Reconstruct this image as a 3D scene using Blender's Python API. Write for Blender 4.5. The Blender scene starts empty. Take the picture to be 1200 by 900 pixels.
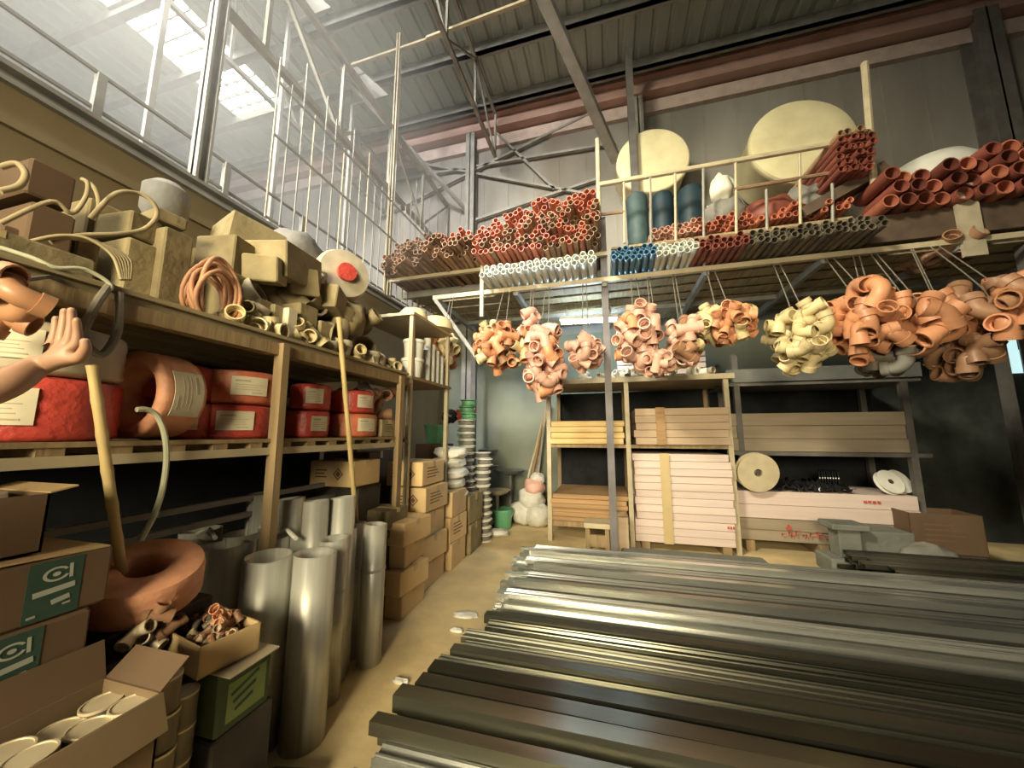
import bpy, math, random
from mathutils import Vector, Matrix, Euler
rnd = random.Random(7)
C = bpy.context.scene.collection
SC = bpy.context.scene
pi = math.pi
V = Vector

# ------------------------------------------------------------------ camera geometry (measured from the photograph)
FPX, EYE = 420.0, 1.5
PITCH = math.atan(58 / FPX)
YAW = math.atan(115 * math.cos(PITCH) / FPX)
FW = V((-math.sin(YAW) * math.cos(PITCH), math.cos(YAW) * math.cos(PITCH), math.sin(PITCH)))
RT = V((math.cos(YAW), math.sin(YAW), 0))
UP = V((math.sin(YAW) * math.sin(PITCH), -math.cos(YAW) * math.sin(PITCH), math.cos(PITCH)))

def at(px, py, X=None, Y=None, Z=None, D=None):
    """survey helper: where a sight line meets a plane of the warehouse"""
    d = FW + RT * ((px - 600) / FPX) + UP * ((450 - py) / FPX)
    t = X / d.x if X is not None else Y / d.y if Y is not None else (Z - EYE) / d.z if Z is not None else D
    return V((t * d.x, t * d.y, EYE + t * d.z))

# ------------------------------------------------------------------ materials
MATS = {}
def mat(name, col, rough=.7, metal=0., var=.12, scale=6., bump=0., jit=0., dust=None, dustamt=.0, stretch=None, emit=None, spec=.4, trans=0., bscale=None):
    if name in MATS: return MATS[name]
    m = bpy.data.materials.new(name); m.use_nodes = True
    nt = m.node_tree; N = nt.nodes; L = nt.links
    b = N['Principled BSDF']
    b.inputs['Roughness'].default_value = rough; b.inputs['Metallic'].default_value = metal
    b.inputs['Specular IOR Level'].default_value = spec
    if trans: b.inputs['Transmission Weight'].default_value = trans
    tc = N.new('ShaderNodeTexCoord'); mp = N.new('ShaderNodeMapping')
    L.new(tc.outputs['Object'], mp.inputs['Vector'])
    if stretch: mp.inputs['Scale'].default_value = stretch
    nz = N.new('ShaderNodeTexNoise'); nz.inputs['Scale'].default_value = scale; nz.inputs['Detail'].default_value = 5
    L.new(mp.outputs[0], nz.inputs['Vector'])
    oi = N.new('ShaderNodeObjectInfo')
    ad = N.new('ShaderNodeVectorMath'); ad.operation = 'MULTIPLY_ADD'
    L.new(oi.outputs['Random'], ad.inputs[0]); ad.inputs[1].default_value = (37, 23, 11); L.new(mp.outputs[0], ad.inputs[2])
    L.new(ad.outputs[0], nz.inputs['Vector'])
    cr = N.new('ShaderNodeValToRGB')
    c = V(col[:3])
    cr.color_ramp.elements[0].position = .3; cr.color_ramp.elements[1].position = .7
    cr.color_ramp.elements[0].color = (*(c * (1 - var)), 1); cr.color_ramp.elements[1].color = (*[min(1, x) for x in c * (1 + var)], 1)
    L.new(nz.outputs['Fac'], cr.inputs['Fac'])
    out = cr.outputs['Color']
    if jit:
        mr = N.new('ShaderNodeMapRange'); mr.inputs['To Min'].default_value = 1 - jit; mr.inputs['To Max'].default_value = 1 + jit
        L.new(oi.outputs['Random'], mr.inputs['Value'])
        mm = N.new('ShaderNodeVectorMath'); mm.operation = 'SCALE'
        L.new(out, mm.inputs[0]); L.new(mr.outputs[0], mm.inputs['Scale']); out = mm.outputs[0]
    if dust:
        n2 = N.new('ShaderNodeTexNoise'); n2.inputs['Scale'].default_value = scale * .4; n2.inputs['Detail'].default_value = 6
        L.new(ad.outputs[0], n2.inputs['Vector'])
        r2 = N.new('ShaderNodeValToRGB'); r2.color_ramp.elements[0].position = .62 - dustamt * .5; r2.color_ramp.elements[1].position = .8 - dustamt * .4
        L.new(n2.outputs['Fac'], r2.inputs['Fac'])
        mx = N.new('ShaderNodeMix'); mx.data_type = 'RGBA'
        L.new(r2.outputs['Color'], mx.inputs['Factor']); L.new(out, mx.inputs['A']); mx.inputs['B'].default_value = (*dust, 1)
        out = mx.outputs['Result']
    L.new(out, b.inputs['Base Color'])
    if bump:
        bp = N.new('ShaderNodeBump'); bp.inputs['Strength'].default_value = bump; bp.inputs['Distance'].default_value = .02
        n3 = N.new('ShaderNodeTexNoise'); n3.inputs['Scale'].default_value = bscale or scale * 3; n3.inputs['Detail'].default_value = 4
        L.new(ad.outputs[0], n3.inputs['Vector']); L.new(n3.outputs['Fac'], bp.inputs['Height']); L.new(bp.outputs[0], b.inputs['Normal'])
    if emit:
        b.inputs['Emission Color'].default_value = (*emit[:3], 1); b.inputs['Emission Strength'].default_value = emit[3]
    MATS[name] = m
    return m

TAN = (.36, .27, .15)
M = dict(
    floor=mat('floor_dusty', (.70, .54, .285), .85, var=.22, scale=2.2, bump=.3, dust=(.46, .37, .21), dustamt=.22, bscale=9),
    wall=mat('wall_plaster', (.27, .255, .225), .9, var=.28, scale=1.0, stretch=(1, 1, .35), bump=.15, dust=(.17, .14, .11), dustamt=.15),
    wallgreen=mat('wall_green', (.18, .195, .15), .9, var=.2, scale=1.2, dust=(.14, .14, .11), dustamt=.15),
    wallbrown=mat('wall_brown', (.23, .175, .095), .9, var=.15, scale=1.5, bump=.1),
    roof=mat('roof_sheet', (.36, .41, .36), .6, var=.15, scale=.7, dust=(.2, .21, .18), dustamt=.1),
    steel=mat('painted_steel', (.26, .25, .22), .6, var=.2, scale=5),
    steeld=mat('dark_steel', (.12, .11, .10), .6, var=.25, scale=5),
    steelpink=mat('primer_steel', (.42, .27, .22), .6, var=.15, scale=2),
    cream=mat('cream_paint', (.45, .38, .255), .55, var=.12, scale=7),
    rust=mat('rusty_steel', (.24, .15, .09), .75, var=.3, scale=9),
    wood=mat('old_timber', (.27, .19, .10), .8, var=.25, scale=3, stretch=(7, 7, .6), bump=.1),
    plank=mat('deck_plank', (.27, .215, .12), .85, var=.3, scale=4, stretch=(7, .5, 7), bump=.15, dust=TAN, dustamt=.2),
    bamboo=mat('bamboo_pole', (.46, .34, .15), .5, var=.15, scale=4),
    board=mat('card_board', (.42, .29, .14), .8, var=.08, scale=4, jit=.12),
    boarddark=mat('card_board_brown', (.125, .077, .043), .8, var=.12, scale=4, jit=.08),  # brown taken darker to stand for shade on the near cartons
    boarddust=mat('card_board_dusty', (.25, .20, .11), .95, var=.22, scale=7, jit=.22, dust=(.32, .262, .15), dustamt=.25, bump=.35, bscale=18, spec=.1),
    boardmid=mat('card_board_mid', (.17, .115, .062), .8, var=.12, scale=4),  # also darkened: shade of the lower left corner put into the colour
    boardlight=mat('card_board_light', (.68, .48, .25), .8, var=.1, scale=4, jit=.12),
    tape=mat('carton_tape', (.5, .38, .2), .35, var=.05),
    print=mat('print_brown', (.16, .085, .05), .8, var=.1),
    printred=mat('print_red', (.5, .07, .06), .8, var=.1),
    printgreen=mat('print_green', (.035, .075, .055), .6, var=.1),
    paper=mat('paper_label', (.62, .55, .40), .7, var=.08, scale=12),
    white=mat('white_plastic', (.75, .73, .66), .5, var=.06, jit=.1),
    foam=mat('foam_white', (.8, .76, .62), .9, var=.06),
    red=mat('red_wrap', (.46, .06, .045), .34, var=.2, scale=14, bump=.3, jit=.12, dust=(.42, .17, .10), dustamt=.12),
    orange=mat('orange_hose', (.52, .14, .07), .42, var=.2, scale=14, bump=.3, dust=(.5, .28, .15), dustamt=.15),
    peach=mat('peach_hose', (.66, .31, .18), .5, var=.14, scale=16, bump=.2),
    elbow=mat('fitting_orange', (.55, .25, .13), .42, var=.1, scale=8, jit=.25),
    elbowm=mat('fitting_dim', (.40, .20, .105), .42, var=.12, scale=8, jit=.15),
    elbowp=mat('fitting_pink', (.62, .36, .28), .42, var=.08, scale=8, jit=.2),
    elbowc=mat('fitting_cream', (.60, .49, .27), .42, var=.1, scale=8, jit=.12),
    elbowb=mat('fitting_brown', (.30, .16, .09), .45, var=.12, scale=8, jit=.25),
    pipered=mat('pipe_red', (.50, .17, .105), .45, var=.12, jit=.25, scale=5),
    pipebrown=mat('pipe_brown', (.31, .19, .115), .55, var=.15, jit=.3, scale=5),
    pipemaroon=mat('pipe_maroon', (.22, .065, .045), .5, var=.15, jit=.3, scale=5),
    pipewhite=mat('pipe_white', (.68, .70, .64), .4, var=.06, jit=.12),
    pipeblue=mat('pipe_blue', (.10, .22, .34), .4, var=.1, jit=.3),
    pipedark=mat('pipe_dark', (.12, .10, .075), .5, var=.15, jit=.4),
    galv=mat('galvanised_sheet', (.55, .54, .48), .42, metal=.5, var=.2, scale=5, stretch=(5, 5, .12), jit=.16),
    galvbar=mat('galvanised_bar', (.56, .56, .52), .24, metal=.85, var=.22, scale=9, stretch=(.1, 1, 1), jit=.4),
    galvold=mat('tarnished_bar', (.19, .185, .145), .28, metal=.9, var=.35, scale=5, stretch=(.12, 1, 1), jit=.5),
    tank=mat('tank_plastic', (.78, .70, .43), .6, var=.1, scale=3, dust=(.6, .5, .28), dustamt=.05),
    bluetank=mat('tank_blue', (.012, .03, .042), .6, var=.15),
    ply=mat('plywood_edge', (.62, .44, .2), .7, var=.25, scale=2, stretch=(.3, 1, 14), jit=.12),
    plybrown=mat('plank_brown', (.38, .23, .11), .75, var=.2, scale=2, stretch=(.3, 1, 14), jit=.15),
    sheet=mat('sheet_pack', (.64, .51, .46), .75, var=.06, scale=3, stretch=(.5, 1, 10), jit=.06),
    sheettan=mat('sheet_pack_tan', (.45, .33, .23), .8, var=.09, scale=3, stretch=(.5, 1, 6), jit=.06),
    shadeblack=mat('void_board', (.022, .024, .026), .95, var=.2, spec=.05),  # near black standing in for shade in the rack recesses
    black=mat('black_plastic', (.018, .018, .02), .14, var=.2),
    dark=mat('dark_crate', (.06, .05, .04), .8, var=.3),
    greybag=mat('grey_sack', (.20, .19, .17), .85, var=.2, bump=.3),
    sack=mat('white_sack', (.60, .57, .48), .85, var=.12, scale=10, bump=.3),
    green=mat('green_box', (.06, .085, .04), .6, var=.1),
    greenpl=mat('green_plastic', (.12, .33, .17), .5, var=.15, jit=.2),
    tin=mat('tin_lid', (.56, .47, .32), .42, metal=.15, var=.12, jit=.15),
    tinside=mat('tin_side', (.16, .13, .09), .5, metal=.3, var=.2, jit=.3),
    concrete=mat('concrete_block', (.17, .175, .15), .9, var=.15, bump=.3),
    hose=mat('dusty_hose', (.32, .255, .145), .7, var=.15, scale=10),
    hosec=mat('clear_hose', (.42, .42, .30), .35, var=.1, scale=10),
    copper=mat('copper_hose', (.48, .24, .13), .5, var=.2, scale=12),
    rope=mat('rope', (.16, .14, .11), .9, var=.2, scale=30),
    skin=mat('skin', (.32, .18, .115), .5, var=.06, scale=20),
    shirt=mat('shirt_cloth', (.05, .06, .08), .85, var=.1),
    trousers=mat('trouser_cloth', (.05, .05, .07), .85, var=.1),
    hair=mat('hair', (.015, .012, .01), .6, var=.3),
    skylight=mat('skylight_sheet', (.9, .9, .85), .5, emit=(1, .97, .86, 11)),
    tube=mat('lamp_tube', (.9, .95, 1), .5, emit=(.6, .82, 1, 130)),
    pane=mat('bright_pane', (.7, .9, .9), .5, emit=(.6, .9, .92, .75)),
    drum=mat('drum_grey', (.40, .34, .24), .7, var=.2),
    )

# ------------------------------------------------------------------ mesh builder
def xf(loc=(0, 0, 0), rot=(0, 0, 0), sc=1):
    s = sc if hasattr(sc, '__len__') else (sc, sc, sc)
    return Matrix.Translation(loc) @ Euler(rot).to_matrix().to_4x4() @ Matrix.Diagonal((*s, 1))

class MB:
    def __init__(s): s.v = []; s.f = []
    def add(s, vs, fs, T=None):
        o = len(s.v)
        s.v += [tuple(T @ V(p)) if T else tuple(p) for p in vs]
        s.f += [tuple(i + o for i in q) for q in fs]
        return s
    def box(s, lo, hi, ch=0, T=None):
        (x0, y0, z0), (x1, y1, z1) = lo, hi
        if not ch:
            vs = [(x, y, z) for z in (z0, z1) for y in (y0, y1) for x in (x0, x1)]
            return s.add(vs, [(0, 2, 3, 1), (4, 5, 7, 6), (0, 1, 5, 4), (2, 6, 7, 3), (0, 4, 6, 2), (1, 3, 7, 5)], T)
        c = min(ch, (x1 - x0) * .45, (y1 - y0) * .45, (z1 - z0) * .45)
        rings = []
        def ring(z, i): return [(x0 + i + c, y0 + i, z), (x1 - i - c, y0 + i, z), (x1 - i, y0 + i + c, z), (x1 - i, y1 - i - c, z), (x1 - i - c, y1 - i, z), (x0 + i + c, y1 - i, z), (x0 + i, y1 - i - c, z), (x0 + i, y0 + i + c, z)]
        vs = ring(z0, c * .7) + ring(z0 + c, 0) + ring(z1 - c, 0) + ring(z1, c * .7)
        fs = [tuple(range(7, -1, -1)), tuple(range(24, 32))]
        for k in range(3):
            for i in range(8):
                j = (i + 1) % 8
                fs.append((k * 8 + i, k * 8 + j, k * 8 + 8 + j, k * 8 + 8 + i))
        return s.add(vs, fs, T)
    def cbox(s, c, size, ch=0, rz=0, T=None):
        h = V(size) / 2
        X = Matrix.Translation(c) @ Matrix.Rotation(rz, 4, 'Z')
        return s.box(tuple(-h), tuple(h), ch, T @ X if T else X)
    def beam(s, p0, p1, w, h=None, ch=0):
        """rectangular bar between two points"""
        p0, p1 = V(p0), V(p1); d = p1 - p0; L = d.length; h = h or w
        q = d.to_track_quat('X', 'Z').to_matrix().to_4x4()
        return s.box((0, -w / 2, -h / 2), (L, w / 2, h / 2), ch, Matrix.Translation(p0) @ q)
    def rings(s, path, radii, n, closed=False):
        path = [V(p) for p in path]; k = len(path)
        tans = []
        for i in range(k):
            a = path[i - 1] if (i > 0 or closed) else path[0]
            b = path[(i + 1) % k] if (i < k - 1 or closed) else path[-1]
            t = (b - a); tans.append(t.normalized() if t.length > 1e-9 else (tans[-1] if tans else V((0, 0, 1))))
        ref = V((0, 0, 1)) if abs(tans[0].z) < .9 else V((1, 0, 0))
        nrm = tans[0].cross(ref).normalized(); out = []
        for i in range(k):
            t = tans[i]; nrm = (nrm - t * nrm.dot(t))
            nrm = nrm.normalized() if nrm.length > 1e-6 else t.orthogonal().normalized()
            bn = t.cross(nrm); r = radii[i] if hasattr(radii, '__len__') else radii
            out.append([path[i] + (nrm * math.cos(2 * pi * j / n) + bn * math.sin(2 * pi * j / n)) * r for j in range(n)])
        return out
    def tube(s, path, r, n=8, cap=True, closed=False, T=None):
        rs = s.rings(path, r, n, closed); k = len(rs); fs = []
        for i in range(k if closed else k - 1):
            a, b = i * n, ((i + 1) % k) * n
            for j in range(n): fs.append((a + j, a + (j + 1) % n, b + (j + 1) % n, b + j))
        if cap and not closed: fs += [tuple(range(n - 1, -1, -1)), tuple(range((k - 1) * n, k * n))]
        return s.add([p for q in rs for p in q], fs, T)
    def hollow(s, path, r, t, n=12, depth=2, T=None):
        """tube with open ends: outer skin, rims, inner skin"""
        R = r if hasattr(r, '__len__') else [r] * len(path)
        full = list(path) + list(reversed(path)); rad = list(R) + [max(.001, q - t) for q in reversed(R)]
        outer = s.rings(path, R, n); inner = [[c + (p - c) * ((R[i] - t) / R[i]) for p in q] for i, q in enumerate(outer) for c in [V(path[i])]]
        rs = outer + inner[::-1]; k = len(rs); fs = []
        for i in range(k):
            a, b = i * n, ((i + 1) % k) * n
            for j in range(n): fs.append((a + j, a + (j + 1) % n, b + (j + 1) % n, b + j))
        return s.add([p for q in rs for p in q], fs, T)
    def lathe(s, prof, n=24, T=None, closed=False):
        vs = []; fs = []; k = len(prof)
        for r, z in prof:
            for j in range(n): vs.append((r * math.cos(2 * pi * j / n), r * math.sin(2 * pi * j / n), z))
        for i in range(k if closed else k - 1):
            a, b = i * n, ((i + 1) % k) * n
            for j in range(n): fs.append((a + j, a + (j + 1) % n, b + (j + 1) % n, b + j))
        if not closed:
            if prof[0][0] > 1e-4: fs.append(tuple(range(n - 1, -1, -1)))
            if prof[-1][0] > 1e-4: fs.append(tuple(range((k - 1) * n, k * n)))
        return s.add(vs, fs, T)
    def patch(s, r, a0, a1, z0, z1, n=10, th=.003, T=None):
        """bent label on a cylinder"""
        vs = []; fs = []
        for i in range(n + 1):
            a = a0 + (a1 - a0) * i / n
            for q, z in ((r, z0), (r, z1), (r + th, z1), (r + th, z0)): vs.append((q * math.cos(a), q * math.sin(a), z))
        for i in range(n):
            for j in range(4): fs.append((i * 4 + j, i * 4 + (j + 1) % 4, i * 4 + 4 + (j + 1) % 4, i * 4 + 4 + j))
        fs += [(3, 2, 1, 0), (n * 4, n * 4 + 1, n * 4 + 2, n * 4 + 3)]
        return s.add(vs, fs, T)
    def prism(s, pts, z0, z1, T=None):
        n = len(pts)
        return s.add([(x, y, z0) for x, y in pts] + [(x, y, z1) for x, y in pts], [tuple(range(n - 1, -1, -1)), tuple(range(n, 2 * n))] + [(i, (i + 1) % n, n + (i + 1) % n, n + i) for i in range(n)], T)
    def blob(s, c, r, seed=0, amp=.2, nu=14, nv=9, flat=0):
        g = random.Random(seed); ph = [g.uniform(0, 6.3) for _ in range(6)]
        vs = []; fs = []
        for i in range(nv + 1):
            th = pi * i / nv
            for j in range(nu):
                a = 2 * pi * j / nu
                k = 1 + amp * (.5 * math.sin(3 * a + ph[0]) * math.sin(2 * th + ph[1]) + .35 * math.sin(5 * a + ph[2] + 3 * th) + .3 * math.sin(7 * th + ph[3] + 2 * a))
                z = math.cos(th) * k
                if flat and z < -flat: z = -flat
                vs.append((c[0] + r[0] * k * math.sin(th) ** .7 * math.cos(a), c[1] + r[1] * k * math.sin(th) ** .7 * math.sin(a), c[2] + r[2] * z))
        for i in range(nv):
            for j in range(nu): fs.append((i * nu + j, (i + 1) * nu + j, (i + 1) * nu + (j + 1) % nu, i * nu + (j + 1) % nu))
        return s.add(vs, fs)
    def mesh(s, name, m, smooth=40):
        me = bpy.data.meshes.new(name); me.from_pydata(s.v, [], s.f); me.validate()
        import bmesh
        bm = bmesh.new(); bm.from_mesh(me); bmesh.ops.recalc_face_normals(bm, faces=bm.faces); bm.to_mesh(me); bm.free()
        me.materials.append(M[m] if isinstance(m, str) else m)
        if smooth:
            me.polygons.foreach_set('use_smooth', [True] * len(me.polygons)); me.set_sharp_from_angle(angle=math.radians(smooth))
        return me
    def build(s, name, m, parent=None, smooth=40, loc=None, rot=None):
        return link(name, s.mesh(name, m, smooth), parent, loc, rot)

def link(name, me, parent=None, loc=None, rot=None, sc=None):
    o = bpy.data.objects.new(name, me); C.objects.link(o)
    if parent: o.parent = parent
    if loc is not None: o.location = loc
    if rot is not None: o.rotation_euler = rot
    if sc is not None: o.scale = (sc, sc, sc) if not hasattr(sc, '__len__') else sc
    return o
def tag(o, label, cat, group=None, kind=None):
    o['label'] = label; o['category'] = cat
    if group: o['group'] = group
    if kind: o['kind'] = kind
    return o
def thing(name, label, cat, loc=(0, 0, 0), rz=0, group=None, rot=None):
    o = bpy.data.objects.new(name, None); C.objects.link(o); o.empty_display_size = .1
    o.location = loc; o.rotation_euler = rot or (0, 0, rz)
    return tag(o, label, cat, group)
def struct(name, mb, m, label, cat, smooth=40):
    o = mb.build(name, m, None, smooth); return tag(o, label, cat, None, 'structure')
def copy_tree(o, loc=None, rot=None, label=None, group=None, sc=None):
    kids = [c for c in o.children]
    c = o.copy(); C.objects.link(c)
    for k in kids:
        d = k.copy(); C.objects.link(d); d.parent = c
        for g in k.children:
            e = g.copy(); C.objects.link(e); e.parent = d
    if loc is not None: c.location = loc
    if rot is not None: c.rotation_euler = rot
    if sc is not None: c.scale = (sc, sc, sc)
    if label: c['label'] = label
    if group: c['group'] = group
    return c
def arc(c, r, a0, a1, n, u=(1, 0, 0), w=(0, 0, 1)):
    c, u, w = V(c), V(u), V(w)
    return [c + u * (r * math.cos(a0 + (a1 - a0) * i / n)) + w * (r * math.sin(a0 + (a1 - a0) * i / n)) for i in range(n + 1)]
def spline(pts, k=6):
    """Catmull-Rom through points"""
    p = [V(q) for q in pts]; p = [p[0]] + p + [p[-1]]; out = []
    for i in range(1, len(p) - 2):
        for j in range(k):
            t = j / k; a, b, c, d = p[i - 1], p[i], p[i + 1], p[i + 2]
            out.append(.5 * ((2 * b) + (c - a) * t + (2 * a - 5 * b + 4 * c - d) * t * t + (3 * b - a - 3 * c + d) * t ** 3))
    return out + [p[-2]]

# ------------------------------------------------------------------ the room
ROOF, BACK, LEFT = 8.5, 6.8, -3.2
struct('floor', MB().box((-14, -5, -.2), (8, BACK, 0)), 'floor', 'dusty tan concrete warehouse floor', 'floor')
mb = MB().box((LEFT - .12, BACK, 0), (3.7, BACK + .2, 3.4))
struct('wall_back_right', MB().box((3.7, BACK, 0), (8, BACK + .2, 3.4)), mat('wall_shade', (.035, .04, .036), .9, var=.3), 'lower back wall at far right, coloured dark for shade', 'wall')  # dark tone stands in for the shade at the far right
struct('wall_back_lower', mb, 'wallgreen', 'green grey lower back wall behind the racks', 'wall')
mb = MB().box((-14, BACK, 3.4), (8, BACK + .2, ROOF + .3)); mb.box((-14, BACK, 0), (LEFT - .12, BACK + .2, 3.4))
for x in [v * .55 - 13.5 for v in range(38)]: mb.box((x, BACK - .012, 3.4), (x + .03, BACK, ROOF))
struct('wall_back', mb, 'wall', 'tall grey stained back wall under the roof', 'wall')
mb = MB().box((LEFT - .12, -5, 0), (LEFT, BACK, 3.44)); mb.box((LEFT, -5, 3.2), (LEFT + .03, BACK, 3.26))
struct('wall_left', mb, 'wallbrown', 'brown plastered partition wall behind the left shelves', 'wall')
struct('wall_right', MB().box((8, -5, 0), (8.2, BACK, ROOF)), 'wall', 'grey side wall far to the right', 'wall')
struct('wall_far_left', MB().box((-14.2, -5, 0), (-14, BACK, ROOF)), 'wall', 'grey wall of the hall beyond the partition', 'wall')
mb = MB(); mb.box((-14, -5.2, 0), (-2.6, -5, ROOF)); mb.box((3.2, -5.2, 0), (8, -5, ROOF)); mb.box((-2.6, -5.2, 4.2), (3.2, -5, ROOF))
struct('wall_front', mb, 'wall', 'front wall with the wide entrance opening', 'wall')
# corrugated roof: ribs run with the roof fall
def roofpart(x0, x1, y0, y1):
    prof = []; x = x0
    while x < x1 - .01:
        for dx, dz in ((0, 0), (.16, 0), (.19, .04), (.25, .04)):
            if x + dx < x1: prof.append((x + dx, ROOF + dz))
        x += .28
    prof.append((x1, ROOF)); n = len(prof)
    vs = [(a, y0, b) for a, b in prof] + [(a, y1, b) for a, b in prof]
    fs = [(i, i + 1, n + i + 1, n + i) for i in range(n - 1)]
    mb.add(vs, fs); mb.box((x0, y0, ROOF + .1), (x1, y1, ROOF + .14))
mb = MB(); SX0, SX1 = -7.75, -6.5
roofpart(-14, SX0, -5, BACK + .1); roofpart(SX1, 8, -5, BACK + .1); roofpart(SX0, SX1, 5.4, BACK + .1)
struct('ceiling', mb, 'roof', 'grey green corrugated metal roof seen from below', 'ceiling', 20)
ys = [-4.9, -3.2, -1.5, .2, 1.9, 3.15, 4.3, 5.4]
for i in range(len(ys) - 1):
    y0, y1 = ys[i] + .08, ys[i + 1] - .08
    w = tag(MB().box((SX0, y0, ROOF + .02), (SX1, y1, ROOF + .05)).build('window_%d' % (i + 1), 'skylight', None, 0), 'bright translucent skylight sheet in the roof, number %d along the strip' % (i + 1), 'skylight', 'roof skylight strip', 'structure')
    fr = MB()
    for k in range(1, 4): fr.box((SX0, y0 + (y1 - y0) * k / 4 - .012, ROOF - .03), (SX1, y0 + (y1 - y0) * k / 4 + .012, ROOF + .02))
    for k in range(0, 4): fr.box((SX0 + k * .26 - .012, y0, ROOF - .04), (SX0 + k * .26 + .012, y1, ROOF + .02))
    fr.box((SX0, y1, ROOF - .06), (SX1, y1 + .16, ROOF + .06))
    fr.build('skylight_frame', 'steel', w, 0)
# purlins across the roof, each its own bar
for i in range(11):
    y = -4.2 + i * 1.05
    mb = MB(); mb.box((-14, y - .035, ROOF - .2), (8, y + .035, ROOF - .01)); mb.box((-14, y - .035, ROOF - .2), (8, y + .09, ROOF - .18))
    struct('roof_purlin', mb, 'steel', 'dark steel purlin running across under the roof sheets', 'beam')
# girder at the head of the back wall
mb = MB(); mb.box((-14, BACK - .28, 8.02), (8, BACK - .02, 8.07)); mb.box((-14, BACK - .28, 8.36), (8, BACK - .02, 8.42)); mb.box((-14, BACK - .16, 8.07), (8, BACK - .14, 8.36))
struct('trim_1', mb, 'steelpink', 'reddish steel girder along the head of the back wall', 'girder')
mb = MB(); mb.box((-14, BACK - .1, 7.72), (8, BACK, 7.98))
struct('trim_2', mb, mat('pale_pink_band', (.50, .40, .35), .8, var=.15), 'pale band under the reddish girder on the back wall', 'trim')
def hcol(name, x, y, z0, z1, w, m, label):
    mb = MB(); mb.box((x - w / 2, y - w / 2, z0), (x + w / 2, y - w / 2 + .02, z1)); mb.box((x - w / 2, y + w / 2 - .02, z0), (x + w / 2, y + w / 2, z1)); mb.box((x - .012, y - w / 2, z0), (x + .012, y + w / 2, z1))
    return struct(name, mb, m, label, 'column')
hcol('wall_column', -2.72, BACK - .16, 0, 8.05, .2, 'steel', 'grey steel column on the back wall beside the braces')
hcol('wall_column', .75, BACK - .14, 3.4, 8.05, .18, 'steel', 'grey steel column behind the left round tank')
hcol('wall_column', 5.85, BACK - .2, 0, 8.05, .3, 'steeld', 'dark steel column on the back wall at far right')
hcol('partition_column', LEFT - .05, 1.95, 3.56, ROOF - .2, .1, 'steel', 'grey column standing on the partition wall below the skylights')
hcol('partition_column', LEFT - .05, 4.6, 3.56, ROOF - .2, .07, 'cream', 'thin pale column on the partition near the bar screen')
# beam on the partition, with a low rail above it
mb = MB(); mb.box((LEFT - .16, -5, 3.44), (LEFT + .04, BACK, 3.47)); mb.box((LEFT - .16, -5, 3.53), (LEFT + .04, BACK, 3.56)); mb.box((LEFT - .06, -5, 3.47), (LEFT - .03, BACK, 3.53))
struct('trim_3', mb, 'steel', 'grey steel beam along the top of the partition wall', 'beam')
rl = thing('partition_railing', 'low steel railing on top of the partition beam', 'railing', (LEFT - .3, 0, 3.6)); rl['kind'] = 'structure'
for z in (.22, .5): MB().beam((0, -4, z), (0, BACK, z), .022).build('rail', 'steel', rl)
for i in range(12): MB().box((-.025, -4 + i * .9, 0), (.025, -3.95 + i * .9, .5)).build('baluster', 'steel', rl)
for i in range(5):
    y = -.6 + i * 1.35
    mb = MB(); mb.prism([(0, 0), (.75, 0), (0, .85)], -.02, .02, xf((LEFT - 1.1, y, ROOF - 1.1), (pi / 2, 0, 0))); mb.beam((LEFT - 1.1, y, 3.6), (LEFT - 1.1, y, ROOF - .2), .05)
    struct('roof_bracket', mb, 'steel', 'steel post with a triangular gusset carrying the roof of the next hall', 'bracket')
# lattice truss above the partition
def lattice(name, x, z0, z1, y0, y1, n, label, m='steel', w=.07):
    mb = MB(); mb.beam((x, y0, z0), (x, y1, z0), w); mb.beam((x, y0, z1), (x, y1, z1), w)
    for i in range(n + 1):
        y = y0 + (y1 - y0) * i / n; mb.beam((x, y, z0), (x, y, z1), w * .6)
        if i < n: mb.beam((x, y, z0 if i % 2 else z1), (x, y + (y1 - y0) / n, z1 if i % 2 else z0), w * .55)
    return struct(name, mb, m, label, 'truss')
lattice('roof_truss', LEFT - .1, 5.4, 6.5, -4, BACK - .1, 10, 'grey lattice roof truss running above the partition wall')
lattice('roof_truss', -4.9, 6.6, 7.7, -4, BACK - .1, 9, 'second lattice roof truss in front of the skylights', w=.06)
lattice('roof_truss', -2.1, 7.2, 8.2, -4, BACK - .4, 9, 'high lattice roof truss over the aisle', w=.06)
# bar screen over the partition: each rod by itself
bs = thing('bar_screen', 'screen of thin vertical rods above the partition, backlit white', 'screen', (LEFT + .02, 0, 3.6)); bs['kind'] = 'structure'
for i in range(26):
    y = 2.5 + i * .16; h = 1.5 + .9 * rnd.random()
    MB().box((-.006, y - .006, 0), (.006, y + .006, h)).build('rod', 'steel' if i % 3 else 'cream', bs, 0)
for z in (.9, 1.5): MB().box((-.01, 2.5, z), (.01, BACK, z + .02)).build('rail', 'steel', bs, 0)
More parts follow.
